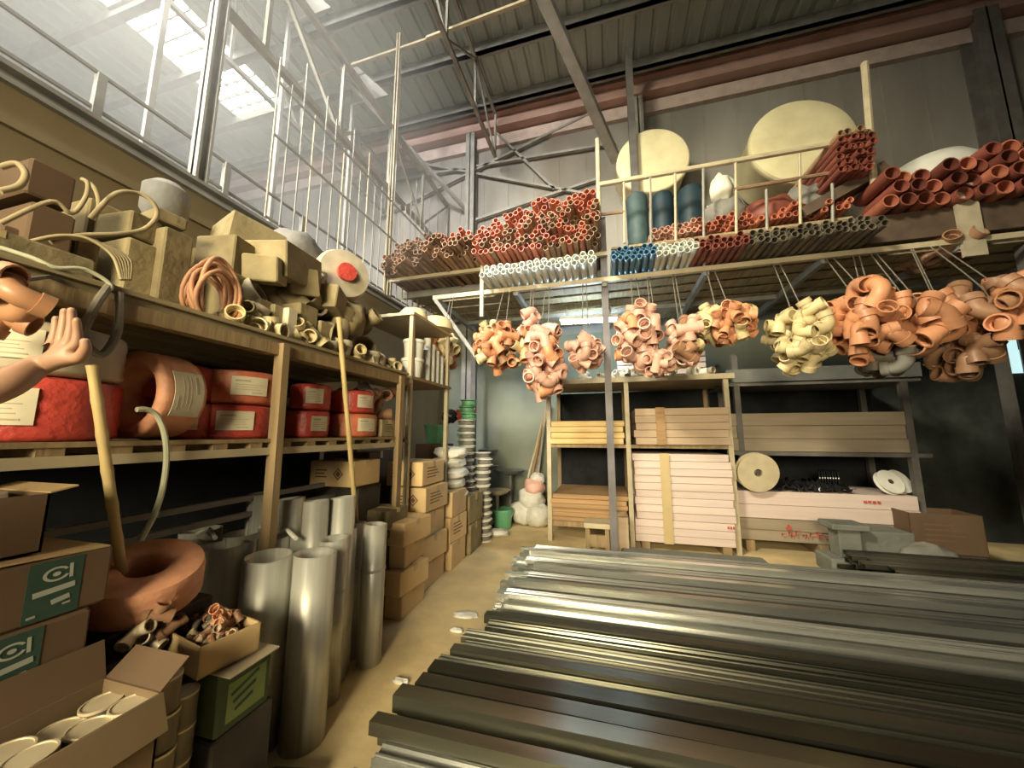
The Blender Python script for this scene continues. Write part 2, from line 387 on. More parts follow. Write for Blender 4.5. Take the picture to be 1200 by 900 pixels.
# braces on the back wall and sloping members under the roof
def brace(a, b, w, m, label, name='wall_brace'):
    return struct(name, MB().beam(a, b, w, w * .8), m, label, 'brace')
YB = BACK - .09
for (a, b, l) in (((440, 215), (722, 168), 'rising brace across the back wall from the column'), ((440, 182), (690, 228), 'falling brace across the back wall below the girder'), ((445, 255), (735, 112), 'steep brace on the back wall up to the girder'), ((565, 140), (650, 222), 'short thin brace on the back wall'), ((545, 262), (700, 210), 'low brace on the back wall just over the pipe heap')):
    brace(at(*a, Y=YB), at(*b, Y=YB), .06, 'steel', l)
brace(at(612, -60, Y=3.4), at(722, 188, Y=6.2), .16, 'steel', 'broad sloping roof strut coming down to the mezzanine', 'roof_strut')
p = at(741, 160, Y=5.9)
brace((p.x, 5.9, 5.0), (p.x, 5.9, ROOF - .2), .14, 'steeld', 'dark vertical post from roof to mezzanine', 'roof_post')
brace(at(330, 10, Y=3.6), at(545, 245, Y=6.6), .07, 'steel', 'thin sloping tie between the roof trusses', 'roof_tie')
brace(at(520, 40, Y=4.6), at(330, 105, Y=4.6), .05, 'cream', 'thin pale tie under the roof sheets', 'roof_tie')
brace(at(620, 0, Y=4.3), at(500, 45, Y=4.3), .05, 'cream', 'thin pale tie near the sloping strut', 'roof_tie')
# ------------------------------------------------------------------ left storage rack
XF, XB, UZ, MZ = -1.9, -3.05, 2.06, 1.47           # rack front, back, upper and middle deck heights
rk = thing('storage_rack', 'long timber and steel rack on the left with two decks and lower rails', 'rack', (XF, 1.8, 0))
def RY(mb, name, m, sm=0): return mb.build(name, m, rk, sm, (-XF, -1.8, 0))
Y0, Y1 = .1, 3.05
for i in range(5):
    x = XB + .02 + i * .235
    RY(MB().cbox((x + .1, (Y0 + Y1) / 2, UZ - .02), (.215, Y1 - Y0, .035), .004), 'upper_plank', 'plank')
RY(MB().box((XF - .04, Y0, UZ - .1), (XF + .03, Y1, UZ - .035)), 'upper_edge', 'wood')
RY(MB().box((XF - .02, Y0, UZ - .002), (XF + .04, Y1, UZ + .018)), 'upper_lip', 'plank')
RY(MB().box((XF - .03, Y0, MZ - .09), (XF + .02, Y1, MZ - .05)), 'middle_edge', 'cream')
RY(MB().box((XF - .03, Y0, MZ - .02), (XF + .02, Y1, MZ)), 'middle_lip', 'wood')
for i in range(16):
    y = Y0 + .1 + i * .19
    RY(MB().box((XB, y, MZ - .05), (XF + .015, y + .07, MZ - .02)), 'middle_slat', 'wood')
RY(MB().box((XB, Y0, MZ - .02), (XF - .03, Y1, MZ - .004)), 'middle_board', 'plank')
RY(MB().box((-2.86, Y0, .05), (-2.84, Y1, 1.4)), 'shade_sheet', 'shadeblack')  # black sheets added to darken the shaded recesses under the decks
RY(MB().box((-2.86, Y0, 1.5), (-2.84, Y1, 2.0)), 'shade_sheet', 'shadeblack')
for z, x in ((1.08, -2.25), (.98, -2.25), (1.22, -2.9)):
    RY(MB().box((x, Y0, z), (x + .04, Y1, z + .03)), 'lower_rail', 'steel')
for y, xx, lean in ((1.66, XF + .03, .03), (2.93, XF + .03, .0)):
    RY(MB().beam((xx, y + lean, 0), (xx, y, UZ - .03), .065, .045), 'front_post', 'wood')
for y in (.2, 1.7, 2.95): RY(MB().beam((XB + .03, y, 0), (XB + .03, y, UZ - .03), .06), 'rear_post', 'steeld')
RY(MB().beam((XF - .25, .72, 0), (XF - .25, .72, UZ - .03), .09), 'middle_post', 'steeld')

# yellow bamboo poles leaning against the rack
def pole(a, b, r, label):
    a, b = V(a), V(b); o = thing('bamboo_pole', label, 'pole', a, 0)
    pts = [(b - a) * t for t in [i / 24 for i in range(25)]]
    MB().tube(pts, [r * (1.12 if i % 4 == 0 else 1) for i in range(25)], 10).build('cane', 'bamboo', o)
    return o
pole(at(143, 672, X=-1.8), at(108, 428, X=-1.84), .016, 'yellow pole standing in the orange coil at the left, leaning on the rack')
pole(at(420, 640, X=-1.8), at(397, 372, X=-1.83), .017, 'yellow pole leaning against the far end of the left rack')

# cartons -----------------------------------------------------------------
def carton(name, label, c, size, rz=0, group=None, m='board', marks=(), tape=True, open_top=False):
    """c is the centre of the base; marks: list of (face, kind)"""
    sx, sy, sz = size
    t = thing(name, label, 'carton', c, rz, group)
    if open_top:
        w = .006; mb = MB()
        mb.box((-sx / 2, -sy / 2, 0), (sx / 2, sy / 2, w)); mb.box((-sx / 2, -sy / 2, 0), (-sx / 2 + w, sy / 2, sz)); mb.box((sx / 2 - w, -sy / 2, 0), (sx / 2, sy / 2, sz)); mb.box((-sx / 2, -sy / 2, 0), (sx / 2, -sy / 2 + w, sz)); mb.box((-sx / 2, sy / 2 - w, 0), (sx / 2, sy / 2, sz))
        mb.build('body', m, t, 0)
    else:
        MB().box((-sx / 2, -sy / 2, 0), (sx / 2, sy / 2, sz), .008).build('body', m, t, 30)
        mb = MB(); mb.box((-sx / 2 - .001, -sy / 2 - .001, sz * .04), (sx / 2 + .001, sy / 2 + .001, sz * .046))
        if tape:
            mb = MB(); mb.box((-sx / 2 - .0015, -.025, sz * .78), (-sx / 2 + .001, .025, sz)); mb.box((sx / 2 - .001, -.025, sz * .78), (sx / 2 + .0015, .025, sz)); mb.box((-sx / 2 - .0015, -.025, sz - .001), (sx / 2 + .0015, .025, sz + .0015))
            mb.build('tape', 'tape', t, 0)
    for face, kind in marks: mark(t, size, face, kind)
    return t
def facemat(size, face):
    sx, sy, sz = size
    return {'+x': Matrix.Translation((sx / 2, 0, sz / 2)) @ Euler((pi / 2, 0, pi / 2)).to_matrix().to_4x4(),
            '-y': Matrix.Translation((0, -sy / 2, sz / 2)) @ Euler((pi / 2, 0, 0)).to_matrix().to_4x4()}[face]
def mark(t, size, face, kind):
    T = facemat(size, face); w = size[1] if face == '+x' else size[0]; h = size[2]
    q = MB(); m = 'print'
    if kind == 'diamond':
        s = h * .24; cx = w * .16
        def dia(s, z0, z1): return q.prism([(cx - s, 0), (cx, -s), (cx + s, 0), (cx, s)], z0, z1, T)
        for a, b in (((-1, 0), (0, -1)), ((0, -1), (1, 0)), ((1, 0), (0, 1)), ((0, 1), (-1, 0))):
            q.add([(cx + a[0] * s, a[1] * s, .002), (cx + b[0] * s, b[1] * s, .002), (cx + b[0] * s * .72, b[1] * s * .72, .002), (cx + a[0] * s * .72, a[1] * s * .72, .002)], [(0, 1, 2, 3)], T)
        dia(s * .5, 0, .002)
        for i in range(3): q.box((-w * .36, h * (.12 - i * .13), 0), (-w * (.1 + .05 * (i % 2)), h * (.17 - i * .13), .002), 0, T)
    elif kind == 'lines':
        for i in range(4): q.box((-w * .3, h * (.2 - i * .13), 0), (w * (.1 + .07 * (i % 3)), h * (.24 - i * .13), .002), 0, T)
    elif kind == 'square':
        s = h * .16
        q.box((-s, -s, 0), (s, -s * .7, .002), 0, T); q.box((-s, s * .7, 0), (s, s, .002), 0, T); q.box((-s, -s, 0), (-s * .7, s, .002), 0, T); q.box((s * .7, -s, 0), (s, s, .002), 0, T)
        q.prism([(-s * .5, -s * .3), (s * .5, -s * .3), (0, s * .5)], 0, .002, T)
    q.build('printed_mark', m, t, 0)

# big front cartons with the green printed panel
def logo(t, size, oy):
    T = facemat(size, '+x') @ Matrix.Translation((oy, 0, 0)) @ Matrix.Diagonal((.68, .56, 1, 1)); h = .325
    MB().box((-.082, -h * .44, 0), (.082, h * .44, .0015), .0, T).build('green_panel', 'printgreen', t, 0)
    q = MB(); z = .003
    def bar_(a, b, w):
        a, b = V((*a, 0)), V((*b, 0)); d = (b - a).normalized(); n = V((-d.y, d.x, 0)) * w
        q.add([a - n + V((0, 0, z)), b - n + V((0, 0, z)), b + n + V((0, 0, z)), a + n + V((0, 0, z))], [(0, 1, 2, 3)], T)
    def ring(cx, cy, r0, r1, a0, a1, n=22):
        vs = []
        for i in range(n + 1):
            a = a0 + (a1 - a0) * i / n
            vs += [(cx + r0 * math.cos(a) * 1.15, cy + r0 * math.sin(a), z), (cx + r1 * math.cos(a) * 1.15, cy + r1 * math.sin(a), z)]
        q.add(vs, [(2 * i, 2 * i + 2, 2 * i + 3, 2 * i + 1) for i in range(n)], T)
    ring(0, h * .22, .026, .036, .55, 5.9); bar_((.042, h * .34), (.046, h * .12), .006); ring(0, h * .22, .0005, .011, 0, 6.28)
    bar_((-.062, -h * .04), (.062, -h * .0), .014); bar_((-.005, -h * .21), (.05, -h * .17), .013); bar_((-.07, -h * .36), (-.045, -h * .35), .006); bar_((.03, -h * .28), (.055, -h * .27), .005)
    q.build('printed_lettering', mat('print_pale', (.40, .42, .36), .7), t, 0)
XC = -1.6
LS = (.4, .5, .172)
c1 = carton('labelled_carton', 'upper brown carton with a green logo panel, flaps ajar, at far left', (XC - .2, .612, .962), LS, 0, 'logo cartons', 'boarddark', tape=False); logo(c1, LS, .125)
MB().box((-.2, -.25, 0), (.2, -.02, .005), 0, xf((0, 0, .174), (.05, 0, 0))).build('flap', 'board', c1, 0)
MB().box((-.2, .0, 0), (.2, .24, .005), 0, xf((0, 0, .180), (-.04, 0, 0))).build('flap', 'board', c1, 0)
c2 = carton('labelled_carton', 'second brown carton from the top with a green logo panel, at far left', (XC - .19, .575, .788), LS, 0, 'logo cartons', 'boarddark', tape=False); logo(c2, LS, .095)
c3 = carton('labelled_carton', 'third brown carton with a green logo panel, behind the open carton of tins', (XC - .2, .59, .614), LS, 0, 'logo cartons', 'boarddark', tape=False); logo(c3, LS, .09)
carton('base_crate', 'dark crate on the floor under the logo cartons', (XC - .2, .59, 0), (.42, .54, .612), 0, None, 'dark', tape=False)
t = carton('open_carton', 'small open brown carton with white foam, on top of the logo cartons', (-1.81, .575, 1.15), (.32, .29, .17), .0, None, 'boarddark', [('+x', 'square')], False, True)
MB().box((-.16, -.005, 0), (.16, .0, .06), 0, xf((0, .145, .17), (-1.35, 0, 0))).build('flap', 'board', t, 0)
o = MB().blob((0, 0, 0), (.14, .12, .045), 3, .25).build('foam_wrap', 'foam', None, 50, (-1.81, .57, 1.30)); tag(o, 'white crumpled foam wrap inside the small open carton', 'foam')

# large orange coil lying behind the logo cartons
def coil_flat(name, label, c, R, r, h, m, group=None, rot=None, paper=None, mlab='paper'):
    """a wrapped coil of hose, axis up; ridged outside"""
    t = thing(name, label, 'hose coil', c, 0, group, rot)
    prof = []; n = 7
    for i in range(n + 1):
        z = .02 + (h - .04) * i / n; prof.append((R - .004 * (i % 2), z))
    full = [(r + .03, 0), (R - .03, 0), (R - .008, .008)] + prof + [(R - .008, h - .008), (R - .03, h), (r + .015, h), (r, h - .015), (r, .03)]
    MB().lathe(full, 36, None, True).build('wrapped_body', m, t, 50)
    for a0, a1, z0, z1 in paper or []:
        pl = MB().patch(R + .001, a0, a1, z0, z1).build('paper_label', mlab, t, 50); q = MB(); da = (a1 - a0); dz = z1 - z0
        for k, (u0, u1, w0, w1) in enumerate(((.1, .5, .72, .82), (.1, .85, .55, .58), (.1, .75, .42, .45), (.1, .8, .29, .32), (.55, .85, .12, .17))): q.patch(R + .004, a0 + da * u0, a0 + da * u1, z0 + dz * w0, z0 + dz * w1, 6, .001)
        q.build('printed_lines', 'drum', pl, 50)
    return t
coil_flat('hose_coil', 'large orange hose coil lying flat behind the logo cartons', (-1.80, 1.08, .86), .18, .066, .15, 'peach', None, (.19, .31, 0))
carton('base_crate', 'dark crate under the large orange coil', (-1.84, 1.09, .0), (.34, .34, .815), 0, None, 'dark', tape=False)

# foreground open carton of tins
t = carton('open_carton', 'open carton full of tins in the lower left corner', (-1.425, .63, .50), (.25, .46, .245), .0, None, 'boardmid', [], False, True)
MB().box((-.004, -.23, 0), (0, .23, .11), 0, xf((-.122, 0, .245), (0, -.3, 0))).build('rear_flap', 'boarddark', t, 0)
MB().box((0, -.23, 0), (.10, .23, .004), 0, xf((.125, 0, .245), (0, 1.2, 0))).build('front_flap', 'boardmid', t, 0)
MB().box((-.12, 0, 0), (.12, .09, .004), 0, xf((0, .23, .245), (.7, 0, 0))).build('side_flap', 'boarddark', t, 0)
def tin_meshes(r, h):
    return (MB().lathe([(r * .96, 0), (r, .004), (r, .012), (r * .97, .016), (r * .97, h - .014), (r, h - .01), (r, h)], 24).mesh('side', 'tinside'),
            MB().lathe([(r * 1.0, h - .003), (r * 1.02, h), (r * 1.02, h + .005), (r * .92, h + .005), (r * .9, h + .002), (.0001, h + .002)], 24).mesh('lid', 'tin'))
tm = tin_meshes(.046, .095)
def tin(loc, label, group=None, tilt=(0, 0, 0), me=tm):
    t = thing('paint_tin', label, 'tin', loc, 0, group, tilt)
    link('side', me[0], t); link('lid', me[1], t); return t
for j in range(5):
    for i in range(2):
        tin((-1.482 + i * .112 + rnd.uniform(-.006, .006), .455 + j * .093, .60 + rnd.random() * .025 + .012 * i), 'round tin with a pale lid in the open carton at lower left', 'tins in the open carton', (rnd.uniform(-.08, .08), rnd.uniform(-.08, .08), 0))
carton('base_crate', 'dark carton on the floor under the open carton of tins', (-1.44, .62, 0), (.26, .44, .495), .0, None, 'boarddark', tape=False)

# stacked tins, green carton and open box of fittings
tm2 = tin_meshes(.042, .1)
for (x, y, n, nm) in ((-1.40, .935, 7, 'nearest the green carton'), (-1.5, .93, 7, 'behind the nearest stack'), (-1.44, 1.02, 6, 'touching the green carton'), (-1.33, 1.0, 3, 'low on the aisle side')):
    for i in range(n):
        tin((x + rnd.uniform(-.006, .006), y + rnd.uniform(-.006, .006), i * .1045), 'brown sided tin in the stack of tins ' + nm, 'stacked tins ' + nm, (0, 0, 0), tm2)
carton('base_crate', 'dark carton on the floor under the green carton', (-1.5, 1.2, 0), (.26, .24, .43), .0, None, 'dark', tape=False)
g = carton('green_carton', 'green printed carton under the box of fittings', (-1.5, 1.19, .435), (.26, .21, .2), .0, None, 'green', [], False)
MB().box((-.12, -.1, .202), (.17, .1, .207)).build('lid_flap', 'tin', g, 0)
q = MB(); T = facemat((.26, .21, .2), '+x'); q.box((-.07, -.07, 0), (.08, .06, .002), 0, T); q.build('printed_panel', mat('pale_green', (.20, .26, .09), .6), g, 0)
q = MB(); [q.box((-.05, .03 - i * .03, .002), (.06 - .02 * i, .04 - i * .03, .004), 0, T @ Matrix.Rotation(.3, 4, 'Z')) for i in range(3)]; q.build('printed_lines', 'printgreen', g, 0)
bx, by, bz = -1.57, 1.17, .65
ob = carton('open_carton', 'open tan box of small brass and copper fittings', (bx, by, bz), (.36, .2, .105), -.2, None, 'board', [], False, True)
# fittings ------------------------------------------------------------------
def elbow_mesh(r, m, kind='elbow', n=14):
    mb = MB(); R = r * 1.35; st = r * .5; cl = r * 1.0
    if kind == 'elbow':
        path = [(-R - 0, 0, -st - cl), (-R, 0, -st - .0001), (-R, 0, -st)] + [(-R * math.cos(a), 0, R * math.sin(a)) for a in [i * pi / 2 / 7 for i in range(8)]] + [(st, 0, R), (st + .0001, 0, R), (st + cl, 0, R)]
        rr = [r * 1.18, r * 1.18, r] + [r] * 8 + [r, r * 1.18, r * 1.18]
    elif kind == 'bend':   # 45 degree
        path = [(-cl - st - R * .4, 0, 0), (-st - R * .4, 0, 0), (-st - R * .4 + .0001, 0, 0)] + [(-R * .4 + R * math.sin(a), 0, R - R * math.cos(a)) for a in [i * pi / 4 / 4 for i in range(5)]]
        e = V(path[-1]); d = V((math.cos(pi / 4), 0, math.sin(pi / 4)))
        path += [tuple(e + d * st), tuple(e + d * (st + .0001)), tuple(e + d * (st + cl))]
        rr = [r * 1.18, r * 1.18, r] + [r] * 5 + [r, r * 1.18, r * 1.18]
    else:
        path = [(0, 0, -r * 2.3), (0, 0, -r * 1.35), (0, 0, -r * 1.349), (0, 0, r * 1.349), (0, 0, r * 1.35), (0, 0, r * 2.3)]
        rr = [r * 1.18, r * 1.18, r, r, r * 1.18, r * 1.18]
        mb.hollow([(r * .6, 0, 0), (r * 1.35, 0, 0), (r * 1.351, 0, 0), (r * 2.2, 0, 0)], [r, r, r * 1.18, r * 1.18], r * .2, n)
    mb.hollow(path, rr, r * .2, n)
    return mb.mesh(kind + '_fitting', m, 45)
def fitting(me, parent=None, loc=None, rot=None, sc=None):
    return link({'elbow': 'pipe_elbow', 'bend': 'pipe_bend', 'tee': 'pipe_tee'}[me.name.split('_')[0]], me, None, loc, rot, sc)
EM = {}
def fit_mesh(r, m, kind):
    k = (round(r, 4), m, kind)
    if k not in EM: EM[k] = elbow_mesh(r, m, kind)
    return EM[k]
for i in range(38):
    m = ['copper', 'tin', 'elbowb', 'tinside'][i % 4] if i > 4 else 'elbow'
    ang, rr = rnd.uniform(0, 6.3), .085 * math.sqrt(rnd.random())
    x, y = (rr * math.cos(ang) * 1.7, rr * math.sin(ang)) if i > 4 else (.03 + i * .012, .01 + .02 * (i % 2))
    o = fitting(fit_mesh(.012 if i > 4 else .017, m, ['elbow', 'tee', 'bend'][i % 3]), None, (bx + x, by + y, bz + .07 + rnd.random() * .04 + (.03 if i < 5 else 0)), [rnd.uniform(0, 6.3) for _ in range(3)])
    tag(o, 'bright orange fitting on top of the open tan box' if i < 5 else 'small dull metal fitting heaped in the open tan box', 'fitting', 'orange fittings in the tan box' if i < 5 else 'small fittings in the tan box')
# loose odds and ends at the lower left
for i, (px, py) in enumerate(((200, 735), (178, 752), (228, 778), (215, 775), (185, 720), (160, 745))):
    p = at(px, py, X=-1.62)
    o = fitting(fit_mesh(.02, 'tin' if i % 2 else 'elbowb', ['tee', 'elbow'][i % 2]), None, p, [rnd.uniform(0, 6) for _ in range(3)])
    tag(o, 'loose grey fitting lying between the logo cartons and the tan box' if i % 2 else 'loose brown fitting lying between the logo cartons and the tan box', 'fitting', 'loose fittings by the cartons')
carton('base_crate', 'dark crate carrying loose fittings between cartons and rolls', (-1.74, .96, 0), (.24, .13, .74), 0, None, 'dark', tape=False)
o = MB().tube([(.11 * math.cos(a) * (1 + .02 * k), .11 * math.sin(a) * (1 + .02 * k), .015 + .012 * k) for k in range(3) for a in [i * 2 * pi / 20 for i in range(20)]], .011, 8).build('cable_loop', 'black', None, 50, (-1.2, 1.22, .0))
tag(o, 'black cable loop on the floor in front of the green carton', 'cable')
for i, (x, y, z, r) in enumerate(((-1.34, 1.38, .0, .2), (-1.33, 1.15, .0, .9), (-1.33, 1.14, .105, 1.2), (-1.25, .98, .0, .5))):
    o = MB().box((-.09, -.05, 0), (.09, .05, .1), .008).build('small_box', ['dark', 'tinside', 'boarddark', 'tin'][i], None, 30, (x, y, z), (0, 0, r))
    tag(o, ['small black box on the floor at the foot of the metal rolls', 'small brown box on the floor beside the cable loop', 'small carton perched on the brown box by the tins', 'small pale box at the bottom edge beside the cable loop'][i], 'box')

# ------------------------------------------------------------------ rolls of galvanised sheet
def roll(px, py, wpx, ztop, label, m='galv', z0=0.):
    p = at(px, py, Z=ztop); d = (p - V((0, 0, EYE))).dot(FW); r = max(.06, wpx / 420 * d / 2 * .93)
    mb = MB(); n = 40; turns = 2.6; vs = []; fs = []
    N = int(n * turns); h = ztop - z0
    g = random.Random(px * 7 + py); ph = g.uniform(0, 6.3); tilt = g.uniform(-.012, .012)
    for i in range(N + 1):
        a = ph + 2 * pi * i / n; q = r * (1 - .10 * (1 - i / N) * 1.0 - .03 * (turns - i / n > 1.6))
        vs += [(q * math.cos(a), q * math.sin(a), 0), (q * math.cos(a), q * math.sin(a), h + .012 * math.sin(a * .5 + ph))]
    for i in range(N): fs.append((2 * i, 2 * i + 2, 2 * i + 3, 2 * i + 1))
    mb.add(vs, fs)
    t = thing('sheet_roll', label, 'metal roll', (p.x, p.y, z0), 0, 'rolls of galvanised sheet', (tilt, tilt * .5, 0))
    o = mb.build('rolled_sheet', m, t, 60)
    so = o.modifiers.new('thick', 'SOLIDIFY'); so.thickness = .004
    MB().lathe([(r * 1.004, 0), (r * 1.012, .003), (r * 1.012, .017), (r * 1.004, .02)], 32, xf((0, 0, h * g.choice([.32, .66])))).build('tie_band', 'galv', t, 50) if g.random() < .5 else None
    return t
Z1 = .87
for a in ((316, 652, 56, Z1, 'broad grey sheet roll at the front, second from the box of fittings'),
          (369, 650, 50, Z1, 'brightest sheet roll standing at the very front of the group'),
          (262, 640, 56, Z1, 'grey sheet roll behind the box of fittings'),
          (214, 640, 48, Z1, 'dark sheet roll beside the orange coil'),
          (392, 632, 34, .87, 'narrow sheet roll just right of the brightest roll'),
          (404, 620, 30, .87, 'slim sheet roll, third along the aisle from the front'),
          (416, 613, 26, .87, 'slim sheet roll next to the separate roll by the cartons'),
          (440, 615, 29, .87, 'separate narrow sheet roll at the end nearest the tan cartons'),
          (236, 622, 44, Z1 + .02, 'sheet roll with ragged top behind the dark one'),
          (284, 626, 40, Z1 + .02, 'sheet roll with white scraps on top in the second row'),
          (322, 630, 36, Z1 + .02, 'sheet roll in the second row behind the broad one'),
          (352, 624, 36, Z1 + .02, 'sheet roll in the second row behind the brightest one'),
          (382, 612, 32, Z1 + .02, 'sheet roll in the third row near the pole'),
          (307, 580, 32, 1.1, 'taller pale roll at back left of the group'),
          (339, 586, 34, 1.09, 'taller dark roll in the back row'),
          (371, 588, 30, 1.08, 'taller roll in the back row left of the yellow pole'),
          (402, 584, 30, 1.08, 'taller pale roll in the back row behind the yellow pole')):
    roll(*a)
for px, py, z in ((318, 616, .895), (244, 624, .89), (336, 625, .89)):
    p = at(px, py, Z=z + .03)
    tag(MB().tube(spline([p + V((-.09, 0, -.015)), p + V((-.03, .02, .012)), p + V((.03, 0, .0)), p + V((.1, -.03, -.015))]), .012, 6).build('torn_wrapping', 'white', None), 'torn white wrapping strip on top of the sheet rolls, %s' % {318: 'in the middle', 244: 'at the dark end', 336: 'over the broad roll'}[px], 'wrapping')

# ------------------------------------------------------------------ cartons beyond the rolls
def cart_px(px, py, z0, X, size, label, rz=0, m='board', marks=(('-y', 'diamond'), ('+x', 'lines')), g='tan cartons stacked along the aisle'):
    p = at(px, py, X=X)                 # pixel of the near aisle-side bottom corner
    return carton('shipping_carton', label, (X - size[0] / 2, p.y + size[1] / 2, z0), size, rz, g, m, marks)
S = (.36, .34, .27)
carton('shipping_carton', 'tan carton with a brown diamond on top of the back row of rolls', (-2.16, 2.62, 1.08), (.42, .34, .2), 0, None, 'boardlight', [('-y', 'diamond')])
carton('base_crate', 'dark crate under the carton with a diamond among the rolls', (-2.2, 2.72, 0), (.42, .3, 1.075), 0, None, 'dark', tape=False)
carton('shipping_carton', 'pale flat carton just right of the rolls under the rack', (-2.0, 2.85, .72), (.42, .3, .14), 0, None, 'boarddust')
carton('base_crate', 'dark crate under the pale flat carton', (-2.05, 2.87, 0), (.44, .3, .715), 0, None, 'dark', tape=False)
zt = 0
col = [('bottom', .0), ('second', .19), ('third', .38), ('top', .57)]
for i, (nm, z) in enumerate(col):
    carton('shipping_carton', 'tan carton in the sagging front stack on the aisle, %s layer' % nm, (-1.86 + [.0, .03, -.02, .03, 0][i], 2.98 + [0, -.02, .03, 0, .04][i], z), (.34, .42, .185), [.05, -.08, .1, -.06, .03][i], 'cartons in the front aisle stack', 'boardlight', [('-y', 'square')] if i % 2 else [])
for i, (nm, z) in enumerate((('bottom', 0), ('second', .24), ('third', .48), ('fourth', .73), ('top', .98))):
    carton('shipping_carton', 'tan carton in the tall middle stack on the aisle, %s layer' % nm, (-1.98 + [0, .02, -.01, .02, -.03, -.03][i], 3.52, z), (.40, .5, .235), [.03, -.04, .05, 0, .02, -.02][i], 'cartons in the middle aisle stack', 'boardlight', [('-y', 'diamond'), ('+x', 'lines')] if i > 2 else [])
for i, (nm, z) in enumerate((('bottom', 0), ('middle', .28), ('top', .56))):
    carton('shipping_carton', 'tan carton in the short third stack on the aisle, %s layer' % nm, (-1.93, 4.08, z), (.36, .44, .275), [.04, -.05, .02][i], 'cartons in the third aisle stack', 'boardlight', [('+x', 'lines')] if i == 1 else [])
for i in range(2):
    carton('shipping_carton', ['lower', 'upper'][i] + ' tan carton at the far end of the aisle stacks beside the buckets', (-1.92, 4.62, i * .36), (.36, .46, .355), [.05, -.03][i], None, 'boarddust', [])
for i in range(4):
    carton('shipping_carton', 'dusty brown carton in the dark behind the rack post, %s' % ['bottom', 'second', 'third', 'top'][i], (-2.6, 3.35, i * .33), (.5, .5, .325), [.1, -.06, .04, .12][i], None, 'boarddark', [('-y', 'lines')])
# white plastic bags stacked behind the cartons
def bag(c, size, seed, m, label, group=None, rz=0, name='filled_sack'):
    o = MB().blob((0, 0, size[2] / 2), (size[0] / 2, size[1] / 2, size[2] / 2), seed, .16, 18, 11).build(name, m, None, 60, c, (0, 0, rz))
    return tag(o, label, 'sack', group)
for i in range(6):
    bag((-2.0 + .03 * (i % 2), 4.3, .56 + i * .125), (.42, .5, .15), 20 + i, 'white', 'white plastic sack in the stack behind the tall cartons, layer %s from its foot' % ['one', 'two', 'three', 'four', 'five', 'six', 'seven', 'eight'][i], 'white sacks stack')
carton('base_crate', 'dark crate below the white sacks', (-2.28, 4.3, 0), (.34, .46, .555), 0, None, 'dark', tape=False)
# column of reels, white and green
rm = (MB().lathe([(.12, 0), (.12, .012), (.06, .02), (.06, .07), (.12, .078), (.12, .09)], 20).mesh('flanges', 'white'), MB().lathe([(.095, .02), (.1, .045), (.095, .07)], 20).mesh('winding', 'greybag'), MB().lathe([(.095, .02), (.1, .045), (.095, .07)], 20).mesh('winding', 'greenpl'), MB().lathe([(.12, 0), (.12, .012), (.06, .02), (.06, .07), (.12, .078), (.12, .09)], 20).mesh('flanges', 'greenpl'))
for k, (x, y, z0, n) in enumerate(((-1.98, 4.85, .75, 13), (-1.8, 5.05, 0, 13), (-2.15, 5.2, .9, 8))):
    for i in range(n):
        gr = (k == 0 and i > 9) or k == 2
        t = thing('wire_reel', ['white reel in the tall column behind the white sacks', 'white reel in the short column at the far end of the aisle', ''][k] if not gr else 'green reel on top of the tall column behind the white sacks' if k == 0 else 'green reel in the column under the red pail', 'reel', (x + rnd.uniform(-.02, .02), y + rnd.uniform(-.02, .02), z0 + i * .095), 0, ('green ' if gr else 'white ') + ['tall', 'short', 'pail'][k] + ' reel column')
        link('flanges', rm[3 if gr else 0], t); link('winding', rm[2 if gr else 1], t)
carton('base_crate', 'brown crate under the tall reel column', (-1.98, 4.87, 0), (.3, .3, .745), 0, None, 'boarddark', tape=False)
carton('base_crate', 'dark crate under the green reels', (-2.3, 5.22, 0), (.55, .4, .895), 0, None, 'dark', tape=False)
def pail(c, r, h, m, label, handle=True):
    t = thing('pail', label, 'pail', c)
    MB().lathe([(r * .8, 0), (r, h), (r * 1.06, h), (r * 1.06, h - .03), (r * 1.0, h - .03)], 24).build('body', m, t)
    MB().lathe([(r * .97, h * .99), (.0001, h * .985)], 24).build('lid', m, t)
    if handle: MB().tube(arc((0, 0, h * .9), r * 1.08, 0, pi, 12, (1, 0, 0), (0, -.5, -.86)), .006, 6).build('handle', 'steel', t)
    return t
pail((-2.15, 5.2, 1.665), .15, .2, 'red', 'red pail on top of the green reels by the end of the rack')
bag((-2.42, 5.2, 1.67), (.26, .22, .2), 77, 'black', 'black bundle beside the red pail at the rack end')
pail((-2.4, 4.7, 1.36), .16, .26, 'greenpl', 'green pail among the stacks behind the white sacks')
carton('base_crate', 'dusty carton under the green pail', (-2.42, 4.72, 0), (.4, .4, 1.355), 0, None, 'boarddark', tape=False)

# far corner: dark wash stands and pails against the green wall
def basin(px, z, Y, r, m, label):
    p = at(px, 500, Y=Y)
    t = thing('pedestal_basin', label, 'stand', (p.x, Y, 0))
    MB().lathe([(.14, 0), (.12, .03), (.03, .08), (.03, z - .1), (.08, z - .06)], 20).build('pedestal', 'steeld', t)
    MB().lathe([(.08, z - .08), (r * .7, z - .05), (r, z), (r * .95, z), (r * .66, z - .035), (.0001, z - .04)], 24).build('bowl', m, t)
    return t
basin(565, .95, 6.0, .3, 'greybag', 'grey pedestal basin in the dark far corner, left one')
basin(598, .86, 6.3, .28, 'concrete', 'grey pedestal basin in the dark far corner, right one')
basin(583, .6, 5.7, .22, 'drum', 'low pedestal basin in front of the pair in the far corner')
basin(572, 1.2, 6.45, .2, 'greybag', 'tall narrow pedestal basin at the back of the far corner')
pail((-1.72, 5.75, 0), .17, .3, 'greenpl', 'green grey pail on the floor in the far corner')
pail((-1.35, 6.2, 0), .15, .34, 'concrete', 'pale grey pail on the floor beside the sacks')
